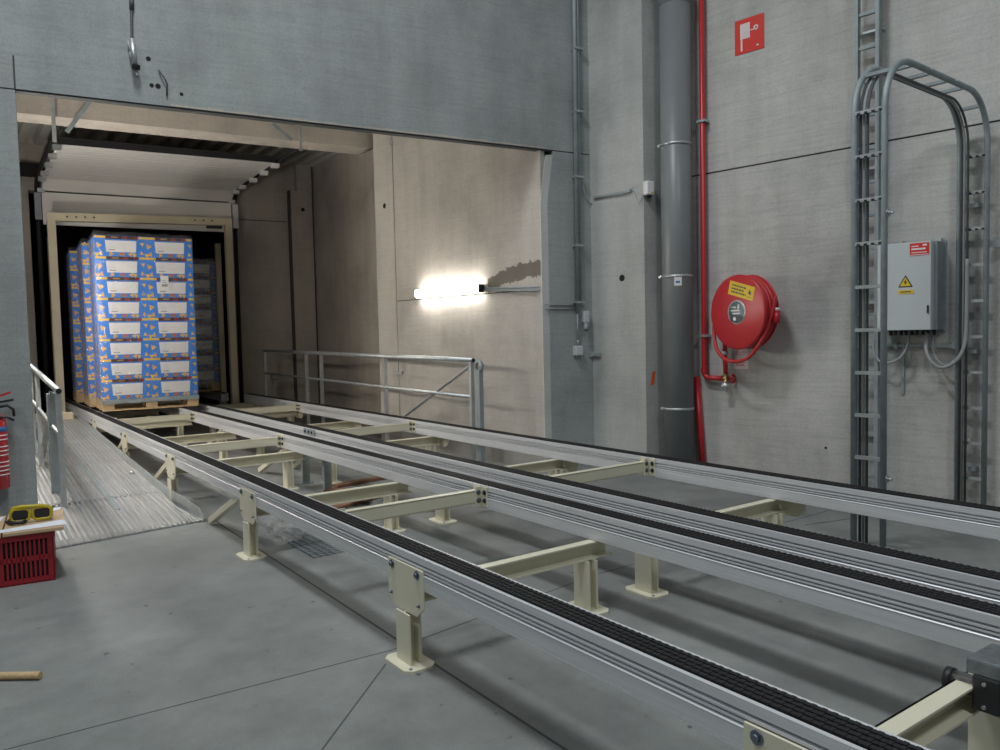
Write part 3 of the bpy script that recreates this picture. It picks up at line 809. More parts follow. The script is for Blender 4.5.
b = MB().use(M_CABLED); b.tube([hp(.77, 3.52, .01), hp(.80, 3.47, .03), hp(.825, 3.42, .02), hp(.82, 3.33, .01)], .006, 6)
o = b.build('wire_hook'); tag(o, 'small bent wire hook sticking out of the header bottom', 'hook')

# ------------------------------------------------------------------ things on the pillar
t = thing('motion_sensor', 'small white sensor box on the pillar corner beside the grey pipe', 'sensor', PC+Z*2.78)
b = MB().use(M_WHITE); MP = frame(PC.copy(), HD, HN); b.box(-.015, .075, -.075, -.005, 2.735, 2.87, MP, .012); b.build('body', parent=t)
b = MB().use(M_YEL); b.box(.03, .06, -.0765, -.0745, 2.75, 2.765, MP); b.build('lens_strip', parent=t)
b = MB().use(M_BLACK); b.lathe([(.03, 0), (.028, -.02), (0, -.03)], PC+HD*.03-HN*.04+Z*2.735, (0, 0, 1), 14); b.build('eye', parent=t)
b = MB().use(M_GALVD); b.bar(pp(5.13, 2.80, .015), pp(4.66, 2.80, .015), .02, .022)
b.use(M_CABLE); b.tube([pp(4.68, 2.81, .02), pp(4.63, 2.83, .03), pp(4.60, 2.76, .03), pp(4.56, 2.66, .02), pp(4.52, 2.74, .01)], .005, 6)
o = b.build('cable_duct'); tag(o, 'short thin cable duct across the pillar leading to the sensor', 'duct')

# ------------------------------------------------------------------ grey drain pipe, red pipes
t = thing('drain_pipe', 'thick grey plastic drain pipe standing in the corner by the pillar', 'pipe', wp(4.235, 0, .2))
b = MB().use(M_PVC); b.cyl(wp(4.235, 0, .2), wp(4.235, 4.60, .2), .147, 36); b.cyl(wp(4.235, 4.55, .2), wp(4.235, 8, .2), .138, 36); b.build('tube', parent=t)
b = MB().use(M_PVC); b.lathe([(.147, 4.50), (.160, 4.52), (.160, 4.60), (.153, 4.62), (.14, 4.63)], wp(4.235, 0, .2), (0, 0, 1), 36); b.build('coupling', parent=t)
for z in (4.69, 3.19, 1.93, .645):
    b = MB().use(M_GALV); b.lathe([(.148, -.012), (.153, -.012), (.153, .012), (.148, .012)], wp(4.235, z, .2), (0, 0, 1), 36)
    q = wp(4.36, z, .28); b.cyl(q-W*.0, q-WN*.03, .014, 8); b.build('clamp_ring', parent=t)
q = wp(4.235, 1.88, .2); ax = (Vector((-.72, -.69, 0))).normalized(); sd = Vector((-ax.y, ax.x, 0))
b = MB().use(M_WHITE); b.prism([(-.035, -.045), (.035, -.045), (.035, .045), (-.035, .045)], q+ax*.146, sd, Z, ax*.004)
b.use(M_BLUESPOT); b.prism([(-.02, -.02), (.02, -.02), (.02, .0), (-.02, .0)], q+ax*.1495, sd, Z, ax*.001); b.build('sticker', parent=t)

t = thing('red_water_pipe', 'straight red water pipe coming down the wall to the hose reel valve', 'pipe', wp(4.03, .93, .06))
b = MB().use(M_RED)
b.tube([wp(4.03, 8, .06), wp(4.03, 1.0, .06)] + arc(wp(3.97, 1.0, .06), W, -Z, .06, 0, 90, 6)[1:] + [wp(3.83, .94, .06)], .026, 14)
b.lathe([(.034, 0), (.034, .05)], wp(4.03, .99, .06), (0, 0, 1), 14); b.build('tube', parent=t)
b = MB().use(M_GALV)
for z in (1.35, 3.4):
    b = MB().use(M_GALV); b.box(-4.075, -3.985, -.095, 0, z-.012, z+.012, MW); b.build('clip', parent=t)
b = MB().use(M_RED); b.tube([wp(4.13, .95, .04), wp(4.055, 0, .05)], .03, 14)
o = b.build('red_pole'); tag(o, 'loose red pipe leaning against the wall beside the drain pipe', 'pole')

# ------------------------------------------------------------------ hose reel
RA = R(17)
rn = (-WN*math.cos(RA) + W*math.sin(RA)).normalized()       # axis pointing out of the reel
ru = Vector((-rn.y, rn.x, 0)); ru = ru if ru @ W < 0 else -ru   # sideways, to the right seen from the front
rc = wp(3.535, 1.56, .33)                                   # centre of the front disc
def rp(a, z, d=0): return rc + ru*a + Z*z + rn*d
t = thing('fire_hose_reel', 'round red fire hose reel mounted on the concrete wall below the red sign', 'hose reel', wp(3.5, 1.2))
b = MB().use(M_RED)
b.lathe([(0, 0.0), (.32, 0.0), (.335, -.006), (.338, -.018), (.33, -.028), (0, -.03)], rc, rn, 56); b.build('front_disc', parent=t)
b = MB().use(M_RED)
b.lathe([(0, -.155), (.33, -.155), (.338, -.16), (.335, -.17), (0, -.175)], rc, rn, 56); b.build('back_disc', parent=t)
b = MB().use(M_REDHOSE)
for i in range(6):
    for rr_ in (.315 if i % 2 == 0 else .305,):
        b.tube([rp(math.cos(R(a))*rr_, math.sin(R(a))*rr_, -.045-i*.021) for a in range(0, 360, 9)], .0155, 8, True)
b.lathe([(.295, -.03), (.295, -.155)], rc, rn, 40); h = b.build('hose', parent=t)
b = MB().use(M_REDHOSE)
pts = [(-.345, .05, -.10), (-.352, -.06, -.07), (-.335, -.19, -.04), (-.27, -.33, -.01), (-.16, -.42, .0), (-.02, -.445, .0), (.12, -.41, -.01), (.22, -.32, -.02), (.285, -.20, -.05), (.315, -.08, -.08), (.335, .02, -.10), (.335, .12, -.12)]
def smooth(pts, k=5):
    pts = [Vector(p) for p in pts]; out = []
    for i in range(len(pts)-1):
        p0, p1, p2, p3 = pts[max(i-1, 0)], pts[i], pts[i+1], pts[min(i+2, len(pts)-1)]
        for j in range(k):
            s = j/k; out.append(.5*((2*p1)+(p2-p0)*s+(2*p0-5*p1+4*p2-p3)*s*s+(3*p1-p0-3*p2+p3)*s**3))
    return out+[pts[-1]]
b.tube([rp(*p) for p in smooth(pts)], .017, 10); b.build('hose_loop', parent=t)
b = MB().use(M_RED); b.cyl(rp(.348, .0, -.13), rp(.355, -.105, -.115), .024, 14, r2=.03)
b.use(M_WHITE); b.cyl(rp(.347, .025, -.132), rp(.348, .0, -.13), .026, 14); b.build('nozzle', parent=t)
b = MB().use(M_STEELD); b.lathe([(0, .008), (.10, .006), (.105, 0)], rc, rn, 36)
b.use(M_GALV); b.lathe([(.098, .0062), (.105, .0068), (.109, 0)], rc, rn, 36)
for a, z, w_, h_ in ((-.03, .045, .05, .012), (-.01, .015, .11, .012), (.0, -.012, .1, .01), (-.02, -.06, .03, .03), (.03, .05, .02, .04)):
    b.prism([(-w_/2, -h_/2), (w_/2, -h_/2), (w_/2, h_/2), (-w_/2, h_/2)], rp(a, z, .006), ru, Z, rn*.004)
b.build('hub_badge', parent=t)
ang = R(-15)
lu = ru*math.cos(ang)+Z*math.sin(ang); lv = Z*math.cos(ang)-ru*math.sin(ang)
lc = rp(.06, .19, .001)
b = MB().use(M_YEL); b.prism([(-.155, -.062), (.155, -.062), (.155, .062), (-.155, .062)], lc, lu, lv, rn*.003)
b.use(M_PRINT)
for y, x0, x1 in ((.03, -.12, .05), (0, -.12, .03), (-.03, -.12, .06)):
    x = x0
    rnd = random.Random(int(y*1000)+5)
    while x < x1:
        w_ = rnd.uniform(.01, .03); b.prism([(x, y-.006), (x+w_, y-.006), (x+w_, y+.007), (x, y+.007)], lc+rn*.003, lu, lv, rn*.0008); x += w_+.006
b.prism([(.085, -.02), (.10, .035), (.112, .005), (.118, .02), (.125, -.02), (.112, -.005), (.105, -.02), (.098, 0)], lc+rn*.003, lu, lv, rn*.0008)
b.prism([(.078, -.04), (.13, -.04), (.13, -.036), (.078, -.036)], lc+rn*.003, lu, lv, rn*.0008); b.build('yellow_label', parent=t)
b = MB().use(M_GALVD); b.bar(wp(3.60, 1.56, 0), wp(3.60, 1.56, .17), .10, .16); b.cyl(wp(3.60, 1.56, .1), rc-rn*.16, .04, 16); b.box(-3.70, -3.50, -.012, 0, 1.44, 1.68, MW); b.build('wall_bracket', parent=t)
t = thing('stop_valve', 'brass stop valve with a small red handwheel below the hose reel', 'valve', wp(3.8, .93, .06))
b = MB().use(M_BRASS); b.cyl(wp(3.835, .94, .06), wp(3.775, .94, .06), .032, 6); b.cyl(wp(3.805, .94, .06), wp(3.805, .985, .06), .022, 12); b.cyl(wp(3.80, .94, .06), wp(3.78, .90, .10), .02, 12); b.build('body', parent=t)
b = MB().use(M_RED); q = wp(3.725, .94, .06); b.tube([q + (Z*math.cos(R(a))+WN*math.sin(R(a)))*.04 for a in range(0, 360, 20)], .009, 8, True); b.bar(q-Z*.04, q+Z*.04, .01, .01, (1, 0, 0)); b.cyl(q, wp(3.775, .94, .06), .008, 8); b.build('handwheel', parent=t)
b = MB().use(M_ZINC); q = wp(3.775, .872, .11); b.lathe([(0, .02), (.036, .018), (.04, 0), (.036, -.02), (0, -.02)], q, (-.8, -.6, .2), 20); b.build('gauge', parent=t)
b = MB().use(M_RED); b.cyl(wp(3.80, .98, .06), wp(3.80, 1.20, .08), .022, 12); b.cyl(wp(3.80, 1.19, .08), wp(3.74, 1.40, .15), .020, 12); b.use(M_GALV); b.cyl(wp(3.80, 1.165, .08), wp(3.80, 1.20, .08), .03, 12); b.build('riser_pipe', parent=t)
b = MB().use(M_PINKW); b.box(-3.745, -3.60, -.004, 0, 1.03, 1.22, MW)
b.use(M_REDSIGN)
for z, x1 in ((1.19, -3.62), (1.17, -3.65), (1.09, -3.62), (1.075, -3.64), (1.06, -3.63)): b.box(-3.73, x1, -.005, -.0035, z-.003, z+.003, MW)
o = b.build('instruction_sheet'); tag(o, 'pale instruction sheet on the wall just under the hose reel', 'sheet')

# ------------------------------------------------------------------ fire hose sign
t = thing('fire_hose_sign', 'square red sign with a white hose pictogram high on the wall', 'sign', wp(3.57, 4.1))
b = MB().use(M_REDSIGN); sx0, sx1, sz0, sz1 = -3.715, -3.428, 3.943, 4.253; b.box(sx0, sx1, -.006, 0, sz0, sz1, MW); b.build('plate', parent=t)
b = MB().use(M_PINKW)
def sr(u0, u1, v0, v1):
    b.box(sx0+(sx1-sx0)*u0, sx0+(sx1-sx0)*u1, -.0075, -.0055, sz0+(sz1-sz0)*v0, sz0+(sz1-sz0)*v1, MW)
sr(.19, .52, .42, .86); sr(.205, .265, .08, .43); sr(.51, .68, .61, .635)
q = Vector((sx0+(sx1-sx0)*.73, -.0055, sz0+(sz1-sz0)*.655))
b.lathe([(.010, 0), (.010, -.002), (.024, -.002), (.024, 0)], MW @ q, WN, 20)
b.use(M_REDSIGN)
for i in range(9): sr(.21+.034*i, .214+.034*i, .44, .84)
b.build('hose_pictogram', parent=t)
b = MB().use(M_PINKW); sr(.74, .83, .12, .15); sr(.76, .80, .145, .17); b.build('flame_mark', parent=t)

# ------------------------------------------------------------------ control box
t = thing('control_cabinet', 'light grey electrical cabinet with a yellow warning triangle on the wall between ladders', 'cabinet', wp(2.15, 1.37))
x0, x1 = -2.352, -1.962
b = MB().use(M_BOX); b.box(x0, x1, -.225, -.02, 1.372, 2.05, MW, .004); b.build('body', parent=t)
b = MB().use(M_BOX); b.box(x0, x1, -.25, -.228, 1.372, 2.05, MW, .004)
b.build('door', parent=t)
b = MB().use(M_GALVD); b.box(x0-.01, x1+.035, -.02, -.006, 1.36, 2.065, MW); b.box(x1-.002, x1+.024, -.18, -.02, 1.372, 2.05, MW); b.build('back_plate', parent=t)
b = MB().use(M_GALV)
for xx in (x0+.1, x1-.01):
    b = MB().use(M_GALV); b.box(xx-.02, xx+.02, -.045, 0, 2.05, 2.085, MW); b.build('mounting_lug', parent=t)
b = MB().use(M_REDSIGN); b.box(-2.112, -1.975, -.2535, -.249, 1.945, 2.04, MW)
b.use(M_WHITE)
b.box(-2.10, -2.05, -.2545, -.253, 2.012, 2.020, MW); b.box(-2.10, -2.0, -.2545, -.253, 1.988, 2.001, MW); b.box(-2.10, -1.99, -.2545, -.253, 1.965, 1.971, MW); b.box(-2.02, -1.99, -.2545, -.253, 2.015, 2.03, MW); b.box(-2.11, -1.977, -.2545, -.253, 1.948, 1.953, MW)
b.build('red_label', parent=t)
b = MB().use(M_BLACK); b.prism([(-.052, 0), (.052, 0), (0, .092)], MW @ Vector((-2.142, -.2535, 1.708)), -W, Z, WN*.004)
b.use(M_YEL); b.prism([(-.040, 0), (.040, 0), (0, .070)], MW @ Vector((-2.142, -.2545, 1.7145)), -W, Z, WN*.002)
b.use(M_BLACK); b.prism([(.004, .055), (-.012, .026), (-.001, .028), (-.006, .006), (.013, .034), (.003, .032)], MW @ Vector((-2.142, -.2555, 1.7145)), -W, Z, WN*.002); b.build('warning_triangle', parent=t)
b = MB().use(M_YEL); b.box(-2.195, -2.082, -.2535, -.249, 1.655, 1.685, MW)
b.use(M_PRINT); b.box(-2.18, -2.10, -.2542, -.2532, 1.666, 1.674, MW); b.build('yellow_strip', parent=t)
b = MB().use(M_BLACK); b.box(-1.985, -1.975, -.262, -.25, 1.50, 1.56, MW); b.build('lock', parent=t)
b = MB().use(M_BLACK)
for i in range(9):
    b = MB().use(M_BLACK); b.cyl(MW @ Vector((-2.30+.04*i, -.10-.02*(i % 2), 1.372)), MW @ Vector((-2.30+.04*i, -.10-.02*(i % 2), 1.33)), .014, 8); b.build('cable_gland', parent=t)
def wcable(name, label, pts, r, m=M_CABLE, group=None):
    b = MB().use(m); b.tube([wp(*p) for p in smooth(pts, 6)], r, 8); o = b.build(name); tag(o, label, 'cable', group); return o
wcable('loop_cable', 'grey cable looping from the cabinet bottom up to the wall ladder beside the lamp side', [(2.42, 1.30, .12), (2.42, 1.20, .13), (2.37, 1.12, .14), (2.30, 1.11, .14), (2.22, 1.15, .13), (2.17, 1.24, .12), (2.16, 1.34, .11)], .011)
wcable('loop_cable', 'thick grey cable sagging from the cabinet bottom to the arched ladder foot', [(2.02, 1.34, .12), (2.02, 1.22, .16), (1.97, 1.12, .18), (1.90, 1.08, .18), (1.82, 1.12, .17), (1.765, 1.22, .15), (1.75, 1.40, .13), (1.75, 1.9, .13)], .014)
wcable('loop_cable', 'thin grey cable hanging closest to the wall below the cabinet', [(1.99, 1.34, .10), (1.985, 1.2, .10), (1.93, 1.11, .11), (1.86, 1.10, .12), (1.80, 1.14, .12), (1.75, 1.24, .11), (1.735, 1.42, .10)], .010)
b = MB().use(M_GALVD); b.bar(wp(2.44, 1.25, .03), wp(1.80, 1.235, .03), .03, .02)
for tt in (2.40, 2.28, 1.86): b.box(-tt-.012, -tt+.012, -.05, 0, 1.22, 1.265, MW)
o = b.build('support_bar'); tag(o, 'thin horizontal steel bar on the wall under the grey cabinet', 'bar')
b = MB().use(M_GALVD); b.box(-2.245, -2.225, -.02, 0, .85, 1.24, MW)
o = b.build('thin_upright'); tag(o, 'thin upright strip on the wall hanging below the cabinet bar', 'strip')

# ------------------------------------------------------------------ ladders
def rung(b, a, c, r=.011): b.cyl(a, c, r, 8)
t = thing('wall_cable_ladder', 'straight grey cable ladder fixed to the wall from floor upwards', 'cable ladder', wp(2.48, 0, .1))
for tt, w_ in ((2.567, .022), (2.405, .03)):
    b = MB().use(M_GALVD); b.box(-tt-w_/2, -tt+w_/2, -.13, -.07, 0, 8, MW); b.build('side_rail', parent=t)
z = .156
while z < 6:
    b = MB().use(M_GALVD); b.box(-2.56, -2.41, -.115, -.085, z-.012, z+.012, MW)
    for k in range(5): b.box(-2.55+.028*k, -2.535+.028*k, -.118, -.114, z-.008, z+.008, MW)
    b.build('rung', parent=t); z += .27
b = MB().use(M_GALV)
for z in (.5, 1.6, 2.7, 3.8):
    b = MB().use(M_GALV); b.box(-2.585, -2.385, -.07, 0, z-.008, z+.008, MW); b.build('wall_bracket', parent=t)
for i, (tt, dd) in enumerate(((2.396, .115), (2.41, .03))):
    b = MB().use(M_CABLE if i else M_GALVD); b.cyl(wp(tt, 2.6 if i == 0 else 1.4, dd), wp(tt, 8, dd), .016 if i == 0 else .012, 8)
    o = b.build('riser_cable'); tag(o, ('thick' if i == 0 else 'thinner') + ' grey riser cable beside the straight wall ladder', 'cable')

FA = Vector((4.727, 2.652, 0)); FB = Vector((6.345, 2.75, 0))
ad = (FB-FA).normalized(); an = Vector((ad.y, -ad.x, 0))        # an points towards the near end of the hall
AL = (FB-FA).length; TOPZ = 3.075; AR = .34
def ap(s, z, w_): return FA + ad*s + Z*z + an*w_
def arch_path(w_, r=AR, inset=0):
    return ([ap(inset, 0.02, w_), ap(inset, TOPZ-inset-r, w_)] + [ap(inset+r-r*math.cos(R(a)), TOPZ-inset-r+r*math.sin(R(a)), w_) for a in range(10, 91, 10)]
            + [ap(AL-inset-r+r*math.sin(R(a)), TOPZ-inset-r+r*math.cos(R(a)), w_) for a in range(0, 91, 10)] + [ap(AL-inset, .02, w_)])
t = thing('arched_cable_ladder', 'tubular cable ladder arching over from the floor to the wall like a gate', 'cable ladder', (FA+FB)/2)
for w_ in (-.094, .094):
    b = MB().use(M_GALVD); b.tube(arch_path(w_), .020, 12); b.build('side_rail', parent=t)
zs = [i*.27+.15 for i in range(10)]
for s0, s in ((0, 1), (AL, -1)):
    for z in zs:
        zz = z+.158 if s > 0 else z+.083
        b = MB().use(M_GALV); b.bar(ap(s0+.0*s, zz, -.10), ap(s0+.0*s, zz, .10), .03, .022)
        b.use(M_BLACK)
        if zz > 1.9:
            for k in range(4): b.bar(ap(s0, zz-.006, -.07+.045*k), ap(s0, zz-.006, -.05+.045*k), .034, .012)
        b.build('rung', parent=t)
for s in (.12, .4, .67, .94, 1.21, 1.5):
    z = TOPZ if .34 < s < AL-.34 else TOPZ-AR+math.sqrt(max(0, AR**2-(AR-min(s, AL-s))**2))
    b = MB().use(M_GALVD); b.bar(ap(s, z, -.10), ap(s, z, .10), .03, .022); b.build('rung', parent=t)
for s, z in ((.0, 2.1), (.0, .46)):
    b = MB().use(M_ZINC); bolt(b, ap(s, z, .118), an, .016); b.cyl(ap(s, z, .09), ap(s, z, .15), .008, 8); b.build('bolt', parent=t)
for s in (.6, 1.0):
    b = MB().use(M_ZINC); b.cyl(ap(s, TOPZ-.0, .112), ap(s, TOPZ, .124), .009, 8); b.build('bolt', parent=t)
b = MB().use(M_GALVD)
for z in (2.3, 1.2, .3):
    b = MB().use(M_GALVD); b.bar(ap(AL+.02, z, 0), ap(AL+.14, z, 0), .05, .03); b.build('wall_bracket', parent=t)
for i, (w_, ins, m, lab) in enumerate(((-.068, .030, M_CABLED, 'dark cable nearest the rail inside the arched ladder'), (-.048, .034, M_CABLE, 'grey middle cable of three inside the arched ladder'), (-.025, .032, M_CABLED, 'dark innermost cable of three inside the arched ladder'))):
    b = MB().use(m); b.tube(arch_path(w_, AR-.03, ins), .009, 8); o = b.build('ladder_cable'); tag(o, lab, 'cable', 'cables in the arched ladder')
b = MB().use(M_GALVD); b.box(-1.56, -1.45, -.09, 0, 1.98, 2.03, MW); b.box(-1.56, -1.53, -.1, -.05, 1.97, 2.04, MW)
o = b.build('pipe_bracket'); tag(o, 'small steel bracket on the wall at the far edge past the arched ladder', 'bracket')

# ------------------------------------------------------------------ crate, cardboard, goggles
cr = thing('plastic_crate', 'red slotted plastic crate on the floor at the column foot', 'crate', (.19, 5.35, 0), HO*-1)
MC = Matrix.Translation((.475, 5.32, 0)) @ Matrix.Rotation(-HO, 4, 'Z')   # origin at front right bottom corner
CL, CD, CH = .60, .60, .30
def crate_wall(name, a, u, length):
    b = MB().use(M_REDCRATE); a, u = Vector(a), Vector(u); n = Vector((-u.y, u.x, 0)); th = .008
    def seg(s0, s1, z0, z1, e=0):
        p = a+u*s0; b.hexa([MC @ (a+u*s+n*q+Z*z) for z in (z0, z1) for s, q in ((s0, -e), (s1, -e), (s1, th), (s0, th))])
    seg(0, length, 0, .035); seg(0, length, .135, .165); seg(0, length, .262, .30, .008)
    k = int(length/.024)
    for i in range(k+1):
        s0 = (length-.011)*i/k
        wide = i in (0, k) or (length > .5 and i in (k//2, k//2+1))
        seg(max(0, s0-(.012 if wide else 0)), min(length, s0+.011+(.012 if wide else 0)), .03, .27)
    b.build(name, parent=cr)
crate_wall('front_side', (-CL, 0, 0), (1, 0, 0), CL); crate_wall('back_side', (0, CD, 0), (-1, 0, 0), CL)
crate_wall('end_side', (0, 0, 0), (0, 1, 0), CD); crate_wall('end_side', (-CL, CD, 0), (0, -1, 0), CD)
b = MB().use(M_REDCRATE); b.box(-CL, 0, 0, CD, 0, .01, MC); b.build('bottom', parent=cr)
b = MB().use(M_BLACK); b.box(-CL+.03, -.03, .03, CD-.03, .012, .24, MC); o = b.build('crate_contents'); tag(o, 'dark goods filling the red crate under the cardboard', 'goods')
b = MB().use(M_CARD); b.box(-.255, .055, -.03, .58, .302, .322, MC, .003); o = b.build('cardboard_sheet'); tag(o, 'cardboard sheet on the crate carrying the goggles', 'cardboard')
b = MB().use(M_CARD); b.box(-.64, -.262, -.05, .52, .302, .325, MC, .003); o = b.build('cardboard_sheet'); tag(o, 'plain cardboard sheet on the crate cut by the photo edge', 'cardboard')
def sheet(label, corners, z):
    b = MB().use(M_PAPER); v = [MC @ Vector((x, y, z+dz)) for x, y, dz in corners]
    b.hexa([q for q in v] + [q+Z*.0015 for q in v])
    b.use(M_PINKW)
    for f in (.2, .35, .5):
        p0 = v[0].lerp(v[1], .08).lerp(v[3].lerp(v[2], .08), f); p1 = v[0].lerp(v[1], .5).lerp(v[3].lerp(v[2], .5), f)
        b.bar(p0+Z*.002, p1+Z*.002, .004, .001)
    o = b.build('paper_sheet'); tag(o, label, 'paper')
sheet('white paper in front of the goggles on the crate', [(-.265, -.005, 0), (.075, .025, 0), (.05, .115, .012), (-.275, .075, 0)], .3235)
sheet('white paper behind the goggles on the crate', [(-.15, .52, 0), (.03, .50, 0), (.045, .60, 0), (-.14, .62, 0)], .3235)
sheet('white paper sheet under the goggles at the photo edge', [(-.50, .34, 0), (-.28, .33, 0), (-.27, .47, 0), (-.49, .47, 0)], .3265)
g = thing('safety_goggles', 'yellow framed safety goggles with black lenses on the cardboard', 'goggles', MC @ Vector((-.115, .24, .323)))
def gp(x, y, z): return MC @ Vector((-.115+x*.95, .24+y, .326+z*1.1))
def lens(cx, sx):
    pts = [(-.052, .012), (-.035, .0), (.03, .0), (.048, .014), (.050, .05), (.034, .066), (-.036, .068), (-.054, .05)]
    return [(cx+sx*p, q) for p, q in pts]
b = MB().use(M_GOG)
for cx, sx in ((-.058, 1), (.058, -1)):
    L = lens(cx, sx)
    b.tube([gp(p, -.035-.3*abs(p)*0+.0, q+.012) for p, q in L], .010, 8, True)
b.tube([gp(-.115, .0, .06), gp(-.10, -.03, .085), gp(-.05, -.04, .092), gp(0, -.035, .088), gp(.05, -.04, .088), (gp(.10, -.03, .075)), gp(.115, .0, .055)], .012, 8)
b.tube([gp(-.115, .0, .06), gp(-.11, .06, .045), gp(-.07, .12, .03)], .009, 8); b.tube([gp(.112, .0, .055), gp(.11, .07, .03), gp(.08, .12, .015)], .009, 8)
b.build('frame', parent=g)
for cx, sx in ((-.058, 1), (.058, -1)):
    b = MB().use(M_BLACK); b.prism(lens(cx, sx), gp(0, -.04, .011), (MC.to_3x3() @ Vector((1, 0, 0))), Z, MC.to_3x3() @ Vector((0, .012, 0))); b.build('lens', parent=g)
b = MB().use(M_BLACK); b.tube([gp(x, y, z) for x, y, z in ((-.11, .02, .02), (-.13, -.03, .012), (-.10, -.07, .012), (-.05, -.075, .012), (-.03, -.06, .012))], .012, 8); b.build('strap', parent=g)

# ------------------------------------------------------------------ fire extinguisher on the column
t = thing('fire_extinguisher', 'red fire extinguisher hanging on the column at the photo edge', 'extinguisher', hp(-.43, .39, .1))
ec = hp(-.435, 0, .10)
b = MB().use(M_RED); b.lathe([(0, .39), (.07, .39), (.082, .40), (.082, .83), (.075, .88), (.045, .92), (.028, .93), (.028, .95), (0, .95)], ec, (0, 0, 1), 28); b.build('cylinder', parent=t)
b = MB().use(M_BLACK); b.lathe([(.03, .95), (.035, .99), (.02, 1.0), (0, 1.0)], ec, (0, 0, 1), 14); b.bar(ec+Z*1.0, ec+Z*1.02+HD*.13, .03, .015)
b.tube([ec+Z*.97+HD*.02, ec+Z*.98+HD*.09, ec+Z*.95+HD*.125, ec+Z*.90+HD*.128], .010, 8); b.tube([ec+Z*.90+HD*.02-HN*.05, ec+Z*.90+HD*.09-HN*.05, ec+Z*.875+HD*.13-HN*.05], .008, 8); b.build('hose', parent=t)
b = MB().use(M_RED); b.bar(ec+Z*1.035, ec+Z*1.075+HD*.115, .02, .014); b.build('lever', parent=t)
b = MB().use(M_BLUESPOT); b.lathe([(.0825, .80), (.0832, .80), (.0832, .835), (.0825, .835)], ec, (0, 0, 1), 28)
b.use(M_WHITE)
for z in (.77, .74, .69, .66, .63, .58, .55, .52, .49): b.lathe([(.0825, z), (.0832, z), (.0832, z+.008), (.0825, z+.008)], ec, (0, 0, 1), 28)
b.build('print', parent=t)
b = MB().use(M_GALVD); b.box(-.46, -.41, -.04, 0, .6, .64, MH); b.build('hook', parent=t)

# ------------------------------------------------------------------ loose things on the floor
b = MB().use(M_WOOD); b.tube([(-.25, 4.12, .018), (.05, 3.93, .018), (.245, 3.785, .018), (.262, 3.772, .018)], .016, 10)
o = b.build('wooden_stick'); tag(o, 'pale wooden stick lying on the open concrete floor', 'stick')
b = MB().use(M_FILM2); rnd = random.Random(11)
bag = bmesh.ops.create_icosphere(b.bm, subdivisions=3, radius=.16)
for v in b.bm.verts:
    s = 1+rnd.uniform(-.22, .22); v.co = Vector((v.co.x*s*1.05, v.co.y*s*1.3, max(-.11, v.co.z*s*.7))); v.co += Vector((1.86, 5.30, .112))
o = b.build('plastic_film_bag'); tag(o, 'crumpled clear plastic film on the floor under the conveyor', 'film')
scr = []
sc_specs = [((2.75, 6.05, .02), 25, .62, 'bottom'), ((3.05, 6.5, .02), -35, .7, 'farther'), ((2.95, 6.2, .055), 60, .6, 'upper'), ((3.25, 6.9, .02), 10, .66, 'deepest')]
for (p, a, L, wd) in sc_specs:
    b = MB().use(M_REDWOOD); Mx = Matrix.Translation(p) @ Matrix.Rotation(R(a), 4, 'Z'); b.box(-L/2, L/2, -.045, .045, -.018, .012, Mx, .003)
    o = b.build('scrap_plank'); tag(o, 'reddish scrap plank under the conveyors, the %s one' % wd, 'plank', 'scrap planks under the conveyors')
t = thing('floor_mesh_panel', 'grey wire mesh panel lying on the floor between the conveyor legs', 'mesh panel', (2.1, 5.2, 0))
b = MB().use(M_GALVD)
for i in range(18): b.bar((1.86, 4.75+.05*i, .006), (2.4, 4.75+.05*i, .006), .006, .006)
for i in range(12): b.bar((1.87+.047*i, 4.73, .010), (1.87+.047*i, 5.63, .010), .006, .006)
b.build('wire_grid', parent=t)

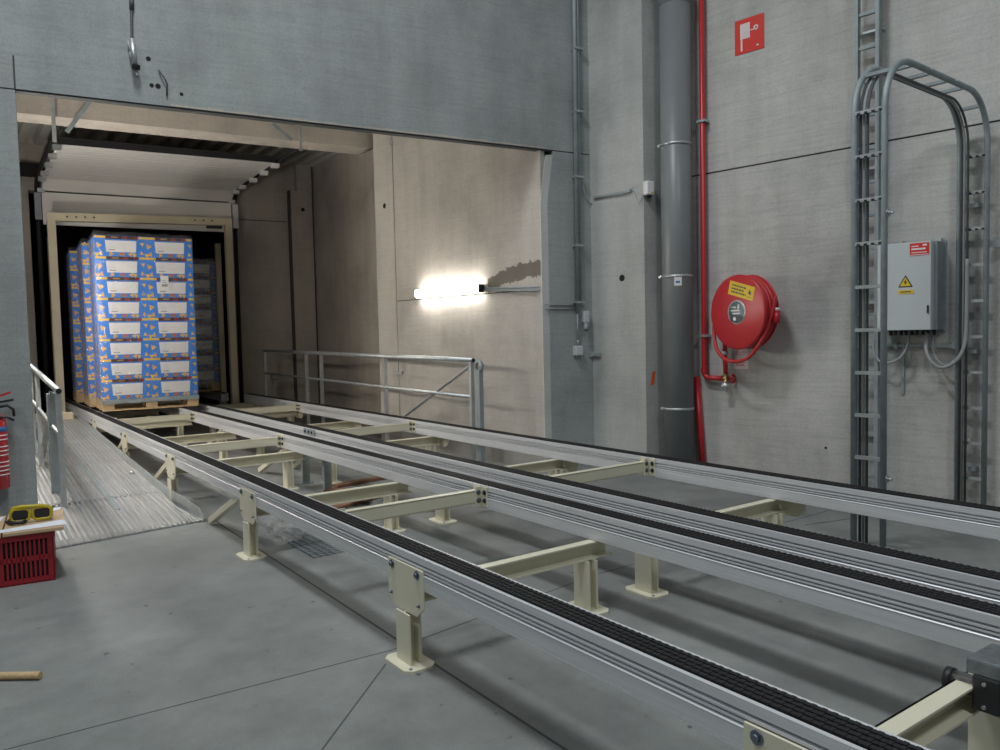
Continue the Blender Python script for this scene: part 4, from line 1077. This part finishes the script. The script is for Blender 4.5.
# ------------------------------------------------------------------ light
def area(name, loc, tgt, size, sizey, power, col):
    d = bpy.data.lights.new(name, 'AREA'); d.shape = 'RECTANGLE'; d.size = size; d.size_y = sizey; d.energy = power; d.color = col
    o = bpy.data.objects.new(name, d); C.objects.link(o); o.location = loc
    v = Vector(tgt)-Vector(loc); o.rotation_euler = v.to_track_quat('-Z', 'Y').to_euler(); return o
area('hall_light', (.7, 4.0, 8.3), (.7, 4.0, 0), .8, 1.6, 250, (.93, .98, 1))
area('hall_light', (1.3, -2.6, 8.5), (1.3, -2.6, 0), 0.8, 1.6, 210, (.93, .98, 1))
area('hall_light', (-4.0, 1.5, 8.5), (-4.0, 1.5, 0), .8, 1.6, 170, (.93, .98, 1))
w = bpy.data.worlds.new('hall_ambience'); bpy.context.scene.world = w; w.use_nodes = True
w.node_tree.nodes['Background'].inputs[0].default_value = (.86, .95, 1, 1); w.node_tree.nodes['Background'].inputs[1].default_value = .14

# ------------------------------------------------------------------ camera
def mm(a, b_): return [[sum(a[i][k]*b_[k][j] for k in range(3)) for j in range(3)] for i in range(3)]
pit, rol, yaw = R(3.08), R(-1.27), R(-35.38)
c, s = math.cos, math.sin
Ry = [[c(yaw), 0, s(yaw)], [0, 1, 0], [-s(yaw), 0, c(yaw)]]
Rx = [[1, 0, 0], [0, c(pit), -s(pit)], [0, s(pit), c(pit)]]
Rz = [[c(rol), -s(rol), 0], [s(rol), c(rol), 0], [0, 0, 1]]
Rm = mm(Rz, mm(Rx, Ry))
def conv(v): return Vector((v[0], v[2], -v[1]))
right, down, fwd = (conv(Rm[i]) for i in range(3))
up = -down; back = -fwd
cd = bpy.data.cameras.new('camera'); cam = bpy.data.objects.new('camera', cd); C.objects.link(cam)
cam.matrix_world = Matrix(((right.x, up.x, back.x, 0), (right.y, up.y, back.y, 0), (right.z, up.z, back.z, 1.42), (0, 0, 0, 1)))
cd.sensor_width = 36; cd.lens = 36*.780; cd.clip_start = .05; cd.clip_end = 100
sc = bpy.context.scene
sc.camera = cam
sc.view_settings.view_transform = 'Standard'; sc.view_settings.look = 'None'
sc.view_settings.exposure = 0; sc.view_settings.gamma = 1; sc.view_settings.use_curve_mapping = False
